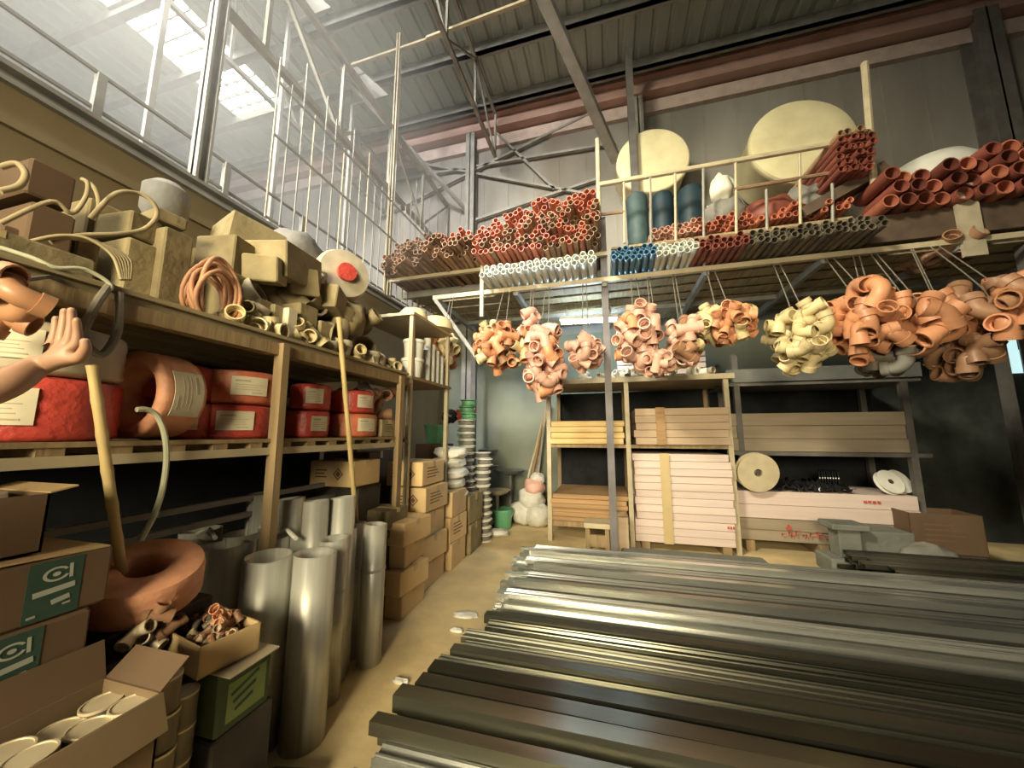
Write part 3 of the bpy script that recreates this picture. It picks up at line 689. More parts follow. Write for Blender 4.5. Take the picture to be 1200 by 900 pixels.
pail((-2.2, 5.9, 0), .2, .5, 'black', 'black drum pail in the far corner behind the reels')
# bundles of poles leaning beside the board rack
for i, (a, b, m, l) in enumerate(((606, 640, 'cream', 'pale pole'), (613, 640, 'wood', 'brown pole'), (618, 643, 'rust', 'rusty pole'), (624, 641, 'steel', 'grey pole'))):
    p, q = at(a, 585, Y=6.35), at(b, 478 - 3 * i, Y=6.62)
    pp = V((p.x, p.y, 0)); o = MB().tube([pp, q], .022, 8).build('leaning_pole', m, None); tag(o, l + ' leaning to the left of the plank rack', 'pole')
p = at(622, 616, Z=0)
for i, (dx, dy, z, s) in enumerate(((-.12, .1, 0, .5), (.12, .0, 0, .46), (0, .08, .26, .44), (.05, .06, .48, .36), (.1, .1, .64, .26))):
    bag((p.x + dx, p.y + dy, z), (s, s, s * .75), 40 + i, 'sack' if i != 3 else 'elbowp', ['large white sack at the foot of the leaning poles', 'white sack by the plank rack corner', 'white sack lying over two others by the poles', 'pinkish bag on the white sacks by the poles', 'small white bag on top of the sack pile'][i])
p = at(583, 628, Z=0); bag((p.x, p.y, 0), (.34, .24, .1), 51, 'white', 'flat white bag lying on the floor at the end of the aisle')
p = at(552, 730, Z=0)
for i, (px, py, s) in enumerate(((545, 722, .1), (470, 800, .05), (535, 740, .05))):
    p = at(px, py, Z=0); tag(MB().blob((0, 0, .01), (s, s * .6, .012), 60 + i, .3).build('paper_scrap', 'white', None, 60, (p.x, p.y, 0)), ['white paper scrap on the floor by the bar stack corner', 'small pale scrap in the middle of the aisle floor', 'small scrap on the floor near the front bars'][i], 'scrap')
# ------------------------------------------------------------------ coils on the middle deck
def mcoil(px, X, R, h, z, a, label, m='red'):
    p = at(px, 468, X=X)
    return coil_flat('hose_coil', label, (X, p.y, z), R, R * .5, h, m, 'wrapped coils on the middle deck', None, [(a - .42, a + .42, h * .25, h * .8)])
HC = .19
mcoil(38, -2.12, .235, HC + .04, MZ, -.75, 'large red wrapped coil with a paper label at far left of the middle deck')
mcoil(34, -2.12, .235, HC, MZ + HC + .045, -.75, 'brown dusty wrapped coil above the far left red one', 'drum')
mcoil(212, -2.2, .16, HC, MZ, -.5, 'lower red coil between the open coil and the widest pair')
mcoil(206, -2.22, .16, HC, MZ + HC + .004, -.5, 'upper red coil between the open coil and the widest pair')
mcoil(277, -2.13, .20, HC, MZ, -.62, 'lower red coil of the widest pair on the middle deck')
mcoil(281, -2.13, .205, HC, MZ + HC + .004, -.45, 'upper orange red coil of the widest pair on the middle deck', 'orange')
mcoil(362, -2.12, .145, HC, MZ, -.2, 'lower red coil just right of the rack post')
mcoil(364, -2.12, .135, HC, MZ + HC + .004, -.6, 'upper red coil just right of the rack post')
mcoil(414, -2.1, .20, HC, MZ, -.25, 'lower orange coil at the far end of the middle deck', 'orange')
mcoil(413, -2.12, .18, HC, MZ + HC + .004, -.25, 'upper red coil at the far end of the middle deck')
p = at(158, 440, X=-2.06)
coil_flat('hose_coil', 'orange coil standing on edge with its open hole showing', (-2.06, p.y - .02, MZ + .205), .2, .125, .2, 'peach', 'wrapped coils on the middle deck', (-pi / 2, 0, .12), [(-.55, .5, .04, .17)])
carton('shipping_carton', 'small tan carton on the middle deck behind the widest coils', (-2.5, at(318, 470, X=-2.5).y, MZ), (.3, .22, .3), 0, None, 'boarddust')
carton('shipping_carton', 'small tan carton at the far end of the middle deck', (-2.0, 2.83, MZ), (.2, .24, .15), 0, None, 'boarddust', [('+x', 'lines')])
for i in range(12):
    o = fitting(fit_mesh(.045, ['elbowb', 'drum', 'elbowb'][i % 3], ['elbow', 'tee', 'bend'][i % 3]), None, (-2.1 + .14 * (i % 3) - .2, 2.72 + .07 * (i // 3), MZ + .2 + .07 * (i % 4)), [rnd.uniform(0, 6) for _ in range(3)])
    tag(o, 'dusty brown fitting heaped at the far end of the middle deck', 'fitting', 'brown fittings on the middle deck')
# hose hanging from the middle deck
hp = [at(x, y, X=-1.84) for x, y in ((160, 480), (172, 480), (184, 487), (193, 510), (195, 540), (190, 575), (180, 605), (164, 634))]
tag(MB().tube(spline(hp), .011, 8).build('hanging_hose', 'hosec', None), 'pale hose hanging in a curve below the middle deck', 'hose')

# ------------------------------------------------------------------ goods on the upper deck
def ub(px0, px1, ytop, X, dep, label, m='boarddust', z0=UZ, name='dusty_carton', marks=(), rz=0.):
    a, b, c = at(px0, ytop, X=X), at(px1, ytop, X=X), at((px0 + px1) / 2, ytop, X=X)
    y0, y1 = a.y, b.y
    return carton(name, label, (X - dep / 2, (y0 + y1) / 2, z0), (dep, max(.08, y1 - y0), max(.06, c.z - z0)), rz, 'dusty goods on the upper deck', m, marks, False)
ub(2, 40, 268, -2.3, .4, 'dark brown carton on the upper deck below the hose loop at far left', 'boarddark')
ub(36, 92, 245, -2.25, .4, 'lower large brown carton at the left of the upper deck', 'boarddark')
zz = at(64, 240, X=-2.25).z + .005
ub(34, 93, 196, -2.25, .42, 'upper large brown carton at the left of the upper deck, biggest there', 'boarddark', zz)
ub(94, 118, 276, -2.3, .4, 'dusty carton behind the drooping cables on the upper deck')
ub(104, 150, 240, -2.5, .4, 'tall dusty carton under the wide hose loop', 'boarddust')
ub(150, 193, 285, -2.25, .36, 'dusty tan carton right of the hose loop, lower of two')
zz = at(171, 283, X=-2.25).z + .012
ub(148, 190, 252, -2.27, .4, 'dusty tan carton right of the hose loop, upper of two', 'boarddust', zz, rz=.08)
ub(194, 229, 272, -2.2, .4, 'pale dusty carton left of the copper hoses', 'boarddust')
zz = at(211, 268, X=-2.22).z + .012
ub(190, 226, 252, -2.24, .42, 'flat pale carton on top of the pale dusty carton', 'boarddust', zz, rz=-.1)
ub(262, 302, 322, -2.12, .34, 'dusty carton right of the copper hoses', 'boarddust', rz=.1)
ub(262, 300, 292, -2.45, .4, 'bulky dusty carton behind the carton by the copper hoses')
ub(304, 322, 352, -2.05, .2, 'narrow dusty carton in the middle of the upper deck')
ub(322, 334, 358, -2.02, .2, 'narrow upright carton beside the little pale box')
ub(338, 350, 362, -1.98, .12, 'little pale box with a dark dot at the upper deck edge', 'paper', name='small_box')
ub(352, 374, 358, -2.0, .25, 'square dusty carton near the far end of the upper deck')
ub(318, 362, 312, -2.4, .4, 'large dusty carton under the leaning sack, upper deck')
ub(376, 392, 378, -1.98, .2, 'dusty carton just left of the leaning pole top')
for i, (px, py, X, s, m, l) in enumerate(((372, 330, -2.3, (.3, .36, .3), 'boarddust', 'dusty sack below the dusty drum'), (405, 375, -2.15, (.3, .34, .32), 'boarddust', 'dusty sack right of the leaning pole top'), (300, 345, -2.5, (.4, .4, .34), 'boarddust', 'dusty sack filling the gap behind the narrow carton'), (345, 300, -2.7, (.5, .6, .36), 'greybag', 'grey sack at the back of the upper deck'))):
    p = at(px, py, X=X); bag((p.x, p.y, max(UZ, p.z - s[2] / 2)), s, 80 + i, m, l)
for i, (px, py, X, s, rz, rx, l) in enumerate(((332, 316, -2.2, (.34, .42, .24), .25, .12, 'tilted dusty carton leaning on the large carton of the upper deck'), (286, 290, -2.5, (.36, .34, .28), -.3, -.1, 'tilted dusty carton on top at the middle of the upper deck'), (312, 318, -2.1, (.2, .16, .16), .5, .2, 'small tilted dusty carton behind the narrow upright ones'), (352, 335, -2.15, (.24, .2, .2), -.4, .15, 'tilted dusty carton between the square carton and the drum'), (268, 312, -2.3, (.26, .22, .3), .2, 0, 'dusty carton standing behind the copper hoses'), (384, 352, -2.1, (.2, .2, .2), .35, -.2, 'small tilted dusty carton below the drum'))):
    p = at(px, py, X=X)
    t = carton('dusty_carton', l, (p.x, p.y, max(UZ, p.z - s[2] / 2)), s, rz, 'dusty goods on the upper deck', 'boarddust', (), False)
    t.rotation_euler = (rx, 0, rz)
# dusty drum with a red end
p = at(392, 330, X=-2.3)
t = thing('dusty_drum', 'round dusty drum with a red cap lying on the far end of the upper deck', 'drum', p)
T = xf((0, 0, 0), (0, pi / 2, -.5))
MB().lathe([(.2, -.28), (.22, -.24), (.22, .18), (.2, .24), (.08, .25)], 28, T).build('shell', 'drum', t)
MB().lathe([(.075, .25), (.075, .29), (.0001, .295)], 20, T).build('red_cap', 'red', t)
b_ = carton('dusty_carton', 'dusty carton under the round drum', (-2.42, p.y, UZ), (.4, .36, max(.1, p.z - .22 - UZ)), 0, None, 'boarddust')
# hoses and cables lying over the goods
def hoseline(pts, r, label, m='hose', name='hose'):
    P = [at(x, y, X=X) for x, y, X in pts]
    o = MB().tube(spline(P), r * .72, 8).build(name, m, None, 60); return tag(o, label, 'hose')
hoseline([(0, 262, -2.0), (60, 236, -1.98), (84, 250, -1.98), (100, 232, -1.98), (103, 215, -1.98), (96, 210, -2.0)], .011, 'thin dusty hose sagging across the brown cartons')
hoseline([(0, 196, -2.02), (20, 192, -2.0), (30, 204, -1.98), (22, 218, -1.98), (0, 224, -1.98)], .014, 'thick hose loop sticking out at far left of the upper deck')
hoseline([(106, 256, -2.05), (134, 228, -2.0), (160, 226, -2.0), (178, 236, -1.98), (184, 252, -1.98), (170, 268, -1.98), (140, 274, -1.98), (92, 276, -2.0), (60, 284, -2.0)], .013, 'wide dusty hose loop standing up over the upper deck')
hoseline([(110, 258, -2.1), (116, 240, -2.08), (112, 222, -2.08), (104, 214, -2.1)], .012, 'short bent hose end beside the wide loop')
for i in range(6):
    k = i * 5
    hoseline([(34 + k, 283 - i, -1.99), (70 + k, 276 + i, -1.96), (104 + k, 280 + 2 * i, -1.93), (132 + k * .8, 300 + i, -1.9), (150 + k * .4 - 8, 328, -1.87)], .009, 'dusty cable drooping over the deck edge, %s of the bunch' % ['first', 'second', 'third', 'fourth', 'fifth', 'last'][i], 'hose', 'cable')
hoseline([(0, 290, -1.92), (40, 303, -1.88), (66, 314, -1.86), (100, 316, -1.86), (130, 334, -1.85), (118, 346, -1.85)], .011, 'pale hose along the edge of the upper deck at left', 'hosec')
carton('dusty_carton', 'flat dusty panel carton on the deck edge at far left', (-2.1, .62, UZ), (.3, .5, .12), 0, None, 'boarddust')
# copper hoses hanging as a hank
p = at(250, 335, X=-2.05)
ck = thing('copper_hank', 'hank of copper coloured hoses bundled on the upper deck', 'hose', (p.x, p.y, UZ))
for i in range(9):
    w, h = .09 + .012 * (i % 3), .14 + .014 * (i % 4); d = (i - 4) * .016
    pts = [(d + .05 * math.cos(a * 2 + i) * .4, w * math.cos(a), h + .02 + h * math.sin(a)) for a in [k * 2 * pi / 22 for k in range(22)]]
    MB().tube(pts, .011, 7, False, True).build('hose_loop', 'copper', ck, 60)
# small fittings and jars along the deck edge
for i in range(46):
    px = 262 + (i * 37 % 205); X = -1.98 - .12 * rnd.random()
    q = at(px, 400, X=X)
    o = fitting(fit_mesh(.03 + .01 * (i % 3), ['boarddust', 'elbowc', 'drum'][i % 3], ['elbow', 'tee', 'bend'][i % 3]), None, (X, q.y, UZ + .05 + .08 * rnd.random() * (1 if i % 2 else .3)), [rnd.uniform(0, 6) for _ in range(3)])
    tag(o, 'dust covered fitting scattered along the edge of the upper deck', 'fitting', 'dusty fittings on the upper deck edge')
for i in range(40):
    X = -2.1 - .7 * rnd.random(); y = rnd.uniform(1.55, 3.0)
    me = fit_mesh(.06 + .02 * (i % 3), ['boarddust', 'drum', 'hose'][i % 3], ['elbow', 'tee', 'bend'][i % 3])
    o = fitting(me, None, (X, y, UZ + .1 + rnd.random() * .45), [rnd.uniform(0, 6) for _ in range(3)])
    tag(o, 'large dust covered fitting heaped between the cartons of the upper deck', 'fitting', 'dusty fittings between the cartons')
# vase-like dusty bottle at back
p = at(196, 225, X=-2.75)
t = thing('dusty_pump', 'dusty dark headed pump standing at the back of the upper deck by the column', 'pump', (p.x, p.y, UZ))
hz = p.z - UZ
MB().lathe([(.09, 0), (.1, .05), (.05, hz * .55), (.06, hz * .8)], 20).build('pump_body', 'boarddust', t); MB().lathe([(.09, hz * .8), (.12, hz * .85), (.12, hz), (.07, hz + .05)], 20).build('pump_head', 'greybag', t)
# end table with basins at the far end of the rack
et = thing('end_shelf', 'small shelf unit at the far end of the rack carrying pale basins', 'shelf', (-2.0, 3.55, 0))
ez = at(470, 364, X=-2.0).z
MB().box((-.55, -.42, ez - .03), (.12, .5, ez)).build('shelf_top', 'cream', et, 0)
MB().box((-.55, -.42, UZ - .02), (.12, .5, UZ + .01)).build('shelf_bottom', 'wood', et, 0)
for x in (-.5, .08):
    for y in (-.38, .46): MB().box((x - .02, y - .02, 0), (x + .02, y + .02, ez - .03)).build('post', 'cream', et, 0)
for i, (x, y, r, l) in enumerate(((-2.05, 3.4, .16, 'left upturned pale basin on the end shelf'), (-1.98, 3.82, .2, 'large upturned pale basin on the end shelf'), (-2.35, 3.5, .15, 'upturned pale basin at the back of the end shelf'))):
    o = MB().lathe([(r, 0), (r * .99, .02), (r * .92, r * .45), (r * .7, r * .72), (r * .3, r * .85), (.0001, r * .86)], 28).build('upturned_basin', 'elbowc', None, 60, (x, y, ez)); tag(o, l, 'basin')
for i, (x, y) in enumerate(((-1.98, 3.3), (-1.98, 3.32))):
    pail((x, y + .1 * 0, UZ + .012 + i * .205), .11, .2, 'white', ['lower', 'upper'][i] + ' white pail in the open end shelf', False)
for i in range(4):
    tag(MB().hollow([(-1.95, 3.55 + i * .11, UZ + .015), (-1.95, 3.55 + i * .11, UZ + .5 - .05 * i)], .04, .006, 14).build('white_tube', 'pipewhite', None), 'short white tube standing in the end shelf', 'tube', 'white tubes on the end shelf')

# ------------------------------------------------------------------ mezzanine over the right side
MF, MBK, LZ, HZ = 4.6, 6.65, 3.50, 3.86
mz = thing('mezzanine_rack', 'high steel storage mezzanine along the back wall with railing and posts', 'mezzanine', (0, MF, 0))
def RM(mb, name, m, sm=0): return mb.build(name, m, mz, sm, (0, -MF, 0))
RM(MB().box((-2.45, MF - .03, LZ - .05), (7.6, MF + .03, LZ + .01)), 'lower_beam', 'cream')
RM(MB().box((-3.3, MF - .03, HZ - .05), (.05, MF + .03, HZ)), 'upper_beam', 'cream')
RM(MB().box((-2.45, MBK - .9, LZ - .08), (7.6, MBK - .82, LZ)), 'rear_beam', 'steel')
RM(MB().box((-3.3, MBK - .06, HZ - .08), (7.6, MBK, HZ)), 'rear_beam', 'steel')
RM(MB().box((-3.3, MF + .5, HZ - .11), (.0, MF + .57, HZ - .0)), 'middle_beam', 'steel')
for i in range(9):
    x = -2.4 + i * 1.2
    RM(MB().beam((x, MF, LZ - .06), (x, MBK, LZ - .06), .06, .08), 'joist', 'steel')
for i in range(6):
    y = MF + .16 + i * .30
    RM(MB().box((-2.4, y, LZ - .02), (7.6, y + .22, LZ)), 'deck_board', 'plank')
for i in range(3):
    y = MF + .65 + i * .46
    RM(MB().box((-3.3, y, HZ - .03), (0, y + .4, HZ)), 'deck_board', 'plank')
RM(MB().box((.1, MF + .06, HZ + .06), (2.75, MBK, HZ + .09)), 'deck_board', 'plank')
RM(MB().box((2.8, MF + .02, HZ - .28), (7.6, MF + .08, HZ + .03)), 'side_board', mat('dark_board', (.09, .06, .04), .8, var=.3))
RM(MB().box((2.8, MF + .06, HZ - .02), (7.6, MBK, HZ + .02)), 'deck_board', 'plank')
RM(MB().cbox((0.0, MF + .1, 2.2), (.085, .085, 4.4)), 'front_post', mat('post_grey', (.13, .118, .125), .55, var=.2, scale=4))
RM(MB().cbox((4.35, MF + .2, 1.95), (.2, .2, 3.9)), 'front_post', 'steeld')
p = at(1136, 262, Y=MF - .02); RM(MB().box((p.x - .09, MF - .04, 3.3), (p.x + .09, MF - .0, 4.1)), 'upright_plate', 'drum')
RM(MB().cbox((-1.68, MF - .03, 3.62), (.05, .04, 1.0)), 'front_post', 'cream')
RM(MB().beam((-2.42, MF, LZ - .04), (-1.68, MF, 2.45), .05), 'hanger_strut', 'steel')
RM(MB().beam((-2.4, MBK - .5, 0), (-2.4, MBK - .5, LZ), .09), 'rear_post', 'steeld')
RM(MB().beam((5.0, MBK - .5, 0), (5.0, MBK - .5, LZ), .09), 'rear_post', 'steeld')
# railing: posts and rails each on their own
t0, t1 = at(700, 217, Y=MF), at(1008, 163, Y=MF)
RM(MB().tube([t0, t1], .033, 8), 'top_rail', 'cream', 40)
m0, m1 = at(765, 287, Y=MF), at(1010, 258, Y=MF)
RM(MB().tube([at(700, 252, Y=MF), at(732, 248, Y=MF)], .02, 6), 'middle_rail', 'rust', 40)
RM(MB().tube([at(860, 222, Y=MF), at(972, 203, Y=MF)], .022, 6), 'middle_rail', 'rust', 40)
RM(MB().tube([m0, m1], .024, 6), 'bottom_rail', 'rust', 40)
RM(MB().tube([at(700, 163, Y=MF), at(702, 255, Y=MF)], .03, 8), 'rail_post', 'cream', 40)
RM(MB().tube([at(1013, 74, Y=MF), at(1024, 215, Y=MF)], .036, 8), 'rail_post', 'cream', 40)
for i, (x, yt, yb) in enumerate(((731, 212, 285), (762, 207, 290), (791, 201, 288), (824, 196, 318), (862, 190, 285), (898, 222, 285), (937, 180, 275), (975, 200, 262))):
    RM(MB().tube([at(x, yt, Y=MF), at(x + 1, yb, Y=MF)], .016, 6), 'baluster', 'steel' if i % 2 else 'cream', 40)

# pipes ----------------------------------------------------------------
def pipe_mesh(r, L, m, t=None, n=12):
    return MB().hollow([(0, 0, 0), (0, .02, 0), (0, L, 0)], r, t or r * .16, n).mesh('plastic_pipe', m, 50)
PM = {}
KN = {'pipebrown': 'conduit_pipe', 'pipered': 'conduit_pipe', 'pipewhite': 'water_pipe', 'pipeblue': 'pressure_pipe', 'pipemaroon': 'drain_pipe', 'pipedark': 'waste_pipe', 'elbowp': 'thin_pipe'}
def pipe(x, y, z, r, L, m, label, group, tilt=(0, 0, 0)):
    k = (r, L, m)
    if k not in PM: PM[k] = pipe_mesh(r, L, m)
    return tag(link(KN[m] if r < .07 and 'railing' not in label else 'thin_pipe' if r < .07 else 'wide_pipe', PM[k], None, (x, y, z), tilt), label, 'pipe', group)
# left heap on the upper deck: outline follows the photograph's rising top
def top_at(x):
    pts = [(-3.25, 4.15), (-2.9, 4.38), (-2.3, 4.36), (-1.85, 4.35), (-1.4, 4.42), (-.9, 4.58), (-.3, 4.64), (.0, 4.58)]
    for (a, b), (c, d) in zip(pts, pts[1:]):
        if a <= x <= c: return b + (d - b) * (x - a) / (c - a)
    return 4.3
r0 = .037; cnt = 0; row = 0; z = HZ + r0
while z < 4.85:
    x = -3.22 + (r0 if row % 2 else 0)
    while x < -.06:
        if z < top_at(x) - r0 * .6:
            hi = z > top_at(x) - .22
            left = x < -1.75
            m = 'pipebrown' if (left and not (hi and x > -2.4)) else ('pipered' if hi else ('pipebrown' if rnd.random() < .6 else 'pipered'))
            lab = ('brown plastic pipe at the left end of the heap on the mezzanine' if left else 'brown plastic pipe low in the heap beside the railing') if m == 'pipebrown' else 'red orange plastic pipe near the top of the heap beside the railing'
            y = MF - .3 + rnd.uniform(-.14, .12) + (.1 if hi else 0) - (.15 if left and z < 4.1 else 0)
            if left and z < 4.12 and x < -2.4: y += (x + 2.4) * -.3
            pipe(x, y, z + rnd.uniform(-.008, .008), r0 * (1 if row % 3 else .98), 2.2, m, lab, {'b': 'brown pipes of the left heap', 'r': 'red pipes of the left heap'}['b' if m == 'pipebrown' else 'r'], (rnd.uniform(-.03, .03), 0, rnd.uniform(-.035, .035))); cnt += 1
        x += 2 * r0 + .004
    z += r0 * 1.78; row += 1
# lower level, seen from beneath: white, blue, brown, dark pipes
def low(px0, px1, py, n, m, r, label, group, z=LZ + .07, yoff=0.):
    a, b = at(px0, py, Z=z), at(px1, py, Z=z)
    for i in range(n):
        q = a.lerp(b, (i + .5) / n)
        pipe(q.x, MF - .25 + yoff + rnd.uniform(-.06, .08), z + (.0 if i % 2 else .012) + rnd.uniform(0, .1) * (n > 20), r, 1.9, m, label, group, (0, 0, rnd.uniform(-.04, .04)))
zl = LZ + .06
for (x0, x1, n, m, r, l, g) in ((-1.55, -.15, 15, 'pipewhite', .036, 'white plastic pipe on the lower level left of the grey post', 'white pipes left of the post'),
                                (.12, .55, 7, 'pipeblue', .032, 'blue plastic pipe on the lower level right of the grey post', 'blue pipes right of the post'),
                                (.62, 1.0, 6, 'pipewhite', .034, 'white plastic pipe on the lower level right of the blue ones', 'white pipes right of the blue pipes'),
                                (1.06, 1.5, 7, 'pipemaroon', .034, 'maroon plastic pipe on the lower level under the railing', 'maroon pipes under the railing'),
                                (1.56, 2.7, 16, 'pipedark', .036, 'dark plastic pipe on the lower level under the railing', 'dark pipes under the railing')):
    for lay in range(3):
        for i in range(n):
            x = x0 + (x1 - x0) * i / (n - 1) + (lay % 2) * .03
            pipe(x, MF - .42 + .09 * lay + rnd.uniform(-.05, .05), zl + lay * .085 + rnd.uniform(0, .012), r, 2.2, m, l, g, (.0, 0, rnd.uniform(-.03, .03)))
# pinkish orange pipes behind the railing
for lay in range(3):
    for i in range(30):
        x = .6 + i * .072 + .035 * (lay % 2)
        if lay == 2 and (i % 9) in (0, 1): continue
        if 1.75 < x < 2.1 and lay > 0: continue
        pipe(x, MF + .02 + rnd.uniform(-.05, .12), HZ + .135 + lay * .066 + (x - .6) * .03, .034, 1.9, 'elbowp' if x < 1.15 else 'pipered', 'pinkish pipe behind the railing near the blue tank' if x < 1.15 else 'red pipe in the low heap behind the railing', 'pinkish pipes behind the railing' if x < 1.15 else 'red pipes behind the railing', (0, 0, rnd.uniform(-.05, .05)))
# raised bundle of brown pipes beside the pale rail post
for lay in range(6):
    for i in range(6):
        q = at(982 + i * 7, 204 - lay * 8.6 - i * 1.2, Y=MF - .1)
        pipe(q.x, MF - .15 + rnd.uniform(-.05, .06), q.z, .040, 1.8, 'pipebrown' if lay > 4 else 'pipemaroon', 'brown pipe in the raised bundle left of the tall pale post', 'raised bundle of brown pipes', (-.02, 0, .06))
RM(MB().beam(at(930, 262, Y=MF + .25), at(1022, 210, Y=MF + .25), .5, .12), 'sloping_board', mat('dark_board', (.1, .06, .04)))
# large red pipes at the right end
for lay in range(4):
    for i in range(15):
        x = 2.98 + i * .158 + .08 * (lay % 2)
        z = HZ + .09 + lay * .137
        lim = 2.2 if x < 3.3 else 3 if x < 3.9 else 4
        if x < 3.62 and lay > 2: continue
        if 3.3 < x < 3.75 and lay > 2: continue
        if lay == 3 and x < 3.8: continue
        pipe(x + rnd.uniform(-.01, .01), MF - .12 + rnd.uniform(-.1, .06) - lay * .02, z + rnd.uniform(0, .01), .074, 1.9, 'pipemaroon' if (i + lay) % 3 else 'pipered', 'wide red brown pipe in the heap at the right end of the mezzanine', 'wide pipes at the right end', (rnd.uniform(-.02, .02), 0, rnd.uniform(-.05, .05)))
# round tanks
def tank(cx, cy, cz, R, L, rot, label, m='tank', ry=1.):
    t = thing('water_tank', label, 'tank', (cx, cy, cz), 0, None, rot)
    MB().lathe([(R * .9, L), (R * .97, L * .9), (R * .97, .14), (R * 1.0, .12), (R * 1.0, .05)], 48).build('shell', m, t, 50)
    MB().lathe([(R, .05), (R * .985, .015), (R * .95, .0), (R * .62, -.012), (R * .6, -.010), (.0001, -.016)], 48).build('round_end', m, t, 30)
    return t
q = at(765, 187, Y=6.0); tank(q.x, 6.0, q.z, .60, .55, (-pi / 2, 0, .05), 'round cream tank end above the blue tanks, behind the railing at left')
q = at(941, 163, Y=5.85); tank(q.x, 5.85, q.z, .72, .8, (-pi / 2 - .06, .0, .05), 'large tilted cream tank behind the railing, right of the other round one')
q = at(1092, 222, Y=5.8); o = MB().lathe([(.5, -.3), (.5, 0), (.47, .15), (.36, .29), (.2, .36), (.0001, .38)], 36).build('dome_lid', 'white', None, 60, (q.x, 5.8, q.z + .05)); tag(o, 'white domed lid behind the wide red pipes', 'lid')
for i, (x0, x1, y0, y1, l) in enumerate(((733, 762, 234, 288, 'dark teal tank behind the railing, next to the pale gate'), (763, 792, 232, 276, 'dark blue tank in the middle behind the railing'), (793, 828, 226, 262, 'dark blue tank at the right of the trio behind the railing'))):
    a, b = at(x0, y0, Y=5.25), at(x1, y1, Y=5.25); r = (b.x - a.x) / 2 * .98; zb = HZ + .09; h = a.z - zb
    t = thing('blue_tank', l, 'tank', ((a.x + b.x) / 2, 5.25 + i * .0, zb), 0, None)
    MB().lathe([(r * .95, 0), (r, .03), (r, h * .3), (r * .95, h * .33), (r * .95, h * .36), (r, h * .4), (r, h * .95), (r * .92, h)], 32).build('shell', 'bluetank' if i else mat('tank_teal', (.05, .085, .09), .6, var=.2), t); MB().lathe([(r * .4, h * .98), (r * .4, h * 1.06), (.0001, h * 1.07)], 24).build('cap', 'black', t)
for i, (x, y, s) in enumerate(((845, 222, (.28, .25, .4)), (855, 212, (.22, .2, .3)), (838, 234, (.25, .2, .22)))):
    q = at(x, y, Y=5.1); bag((q.x, 5.1 + .1 * i, q.z - .2), s, 90 + i, 'foam', ['cream foam lump beside the railing between the tanks', 'upper cream foam lump between the tanks', 'small cream foam lump by the blue tank'][i], None, .4 * i, 'foam_lump')
for i, (x, y, s, m, l) in enumerate(((850, 250, (.5, .4, .4), 'greybag', 'dark grey sack under the foam lumps'), (905, 252, (.7, .5, .45), 'pipemaroon', 'maroon bundle behind the railing below the tilted tank'), (955, 238, (.7, .5, .5), 'greybag', 'grey sack behind the railing below the tilted tank'), (1005, 240, (.5, .4, .45), 'concrete', 'grey sack at the foot of the tall pale post'), (1040, 232, (.3, .3, .3), 'sack', 'pale crumpled bag right of the tall pale post'), (985, 195, (.3, .3, .2), 'foam', 'pale rag under the raised bundle'))):
    q = at(x, y, Y=5.0); bag((q.x, 5.05, q.z - s[2] / 2), s, 100 + i, m, l)

# ------------------------------------------------------------------ hanging clusters of fittings
def cluster(px, py, wpx, hpx, Y, n, r, ms, desc, kinds=('elbow', 'bend', 'tee'), dep=.28, top=LZ - .05):
    c = at(px, py, Y=Y); d = (c - V((0, 0, EYE))).dot(FW); k = d / 420
    hw, hh = max(.03, wpx / 2 * k - 1.6 * r), max(.03, hpx / 2 * k - 1.6 * r)
    g = random.Random(int(px * 13 + py)); pts = []
    tries = 0; mind = r * 2.1
    while len(pts) < n and tries < 9000:
        tries += 1
        u = V((g.uniform(-1, 1), g.uniform(-1, 1), g.uniform(-1, 1)))
        if u.length > 1: continue
        q = V((c.x + u.x * hw, c.y + u.y * dep, c.z + u.z * hh))
        if all((q - o).length > mind for o in pts): pts.append(q)
        if tries % 900 == 0: mind *= .88
    for i, q in enumerate(pts):
        m = ms[g.randrange(len(ms))]
        o = fitting(fit_mesh(r, m, kinds[g.randrange(len(kinds))]), None, q, [g.uniform(0, 6.3) for _ in range(3)], g.uniform(.92, 1.1))
        tag(o, desc[0], 'fitting', desc[1])
    for dx in (-.3, .35):
        o = MB().tube(spline([(c.x + dx * hw, c.y, c.z + hh * .2), (c.x + dx * hw * .8, c.y + .01, c.z + hh), (c.x + dx * hw * .5, MF - .02, top)]), .006, 6).build('rope', 'rope', None)
        tag(o, desc[2] + (', left strand' if dx < 0 else ', right strand'), 'rope')
O, Pk, Cm, Bw = 'elbow', 'elbowp', 'elbowc', 'elbowb'
cluster(520, 411, 36, 40, 4.35, 17, .055, [O, Cm], ('orange fitting in the smallest hanging bunch, nearest the left rack', 'smallest hanging bunch', 'cord of the smallest hanging bunch'), top=LZ)
cluster(586, 405, 66, 66, 4.3, 49, .05, [O, O, Cm, Bw], ('orange fitting in the round bunch left of the lamp', 'round bunch left of the lamp', 'cord of the round bunch left of the lamp'))
cluster(622, 392, 34, 60, 4.45, 20, .055, [O, Pk], ('pinkish fitting between the round bunch and the long bunch', 'gap bunch left of the lamp', 'cord of the bunch between round and long ones'))
cluster(638, 425, 50, 98, 4.25, 49, .056, [Pk, Pk, O], ('pink orange fitting in the long drooping bunch before the lamp', 'long drooping bunch', 'cord of the long drooping bunch'), ('elbow', 'bend'))
cluster(686, 412, 44, 48, 4.35, 23, .052, [Pk], ('pink fitting in the bunch just left of the grey post', 'bunch left of the grey post', 'cord of the bunch left of the grey post'), ('elbow', 'bend'))
cluster(748, 394, 58, 84, 4.25, 49, .058, [Pk, O, Pk], ('pink orange fitting in the bunch just right of the grey post', 'bunch right of the grey post', 'cord of the bunch right of the grey post'), ('elbow', 'bend'))
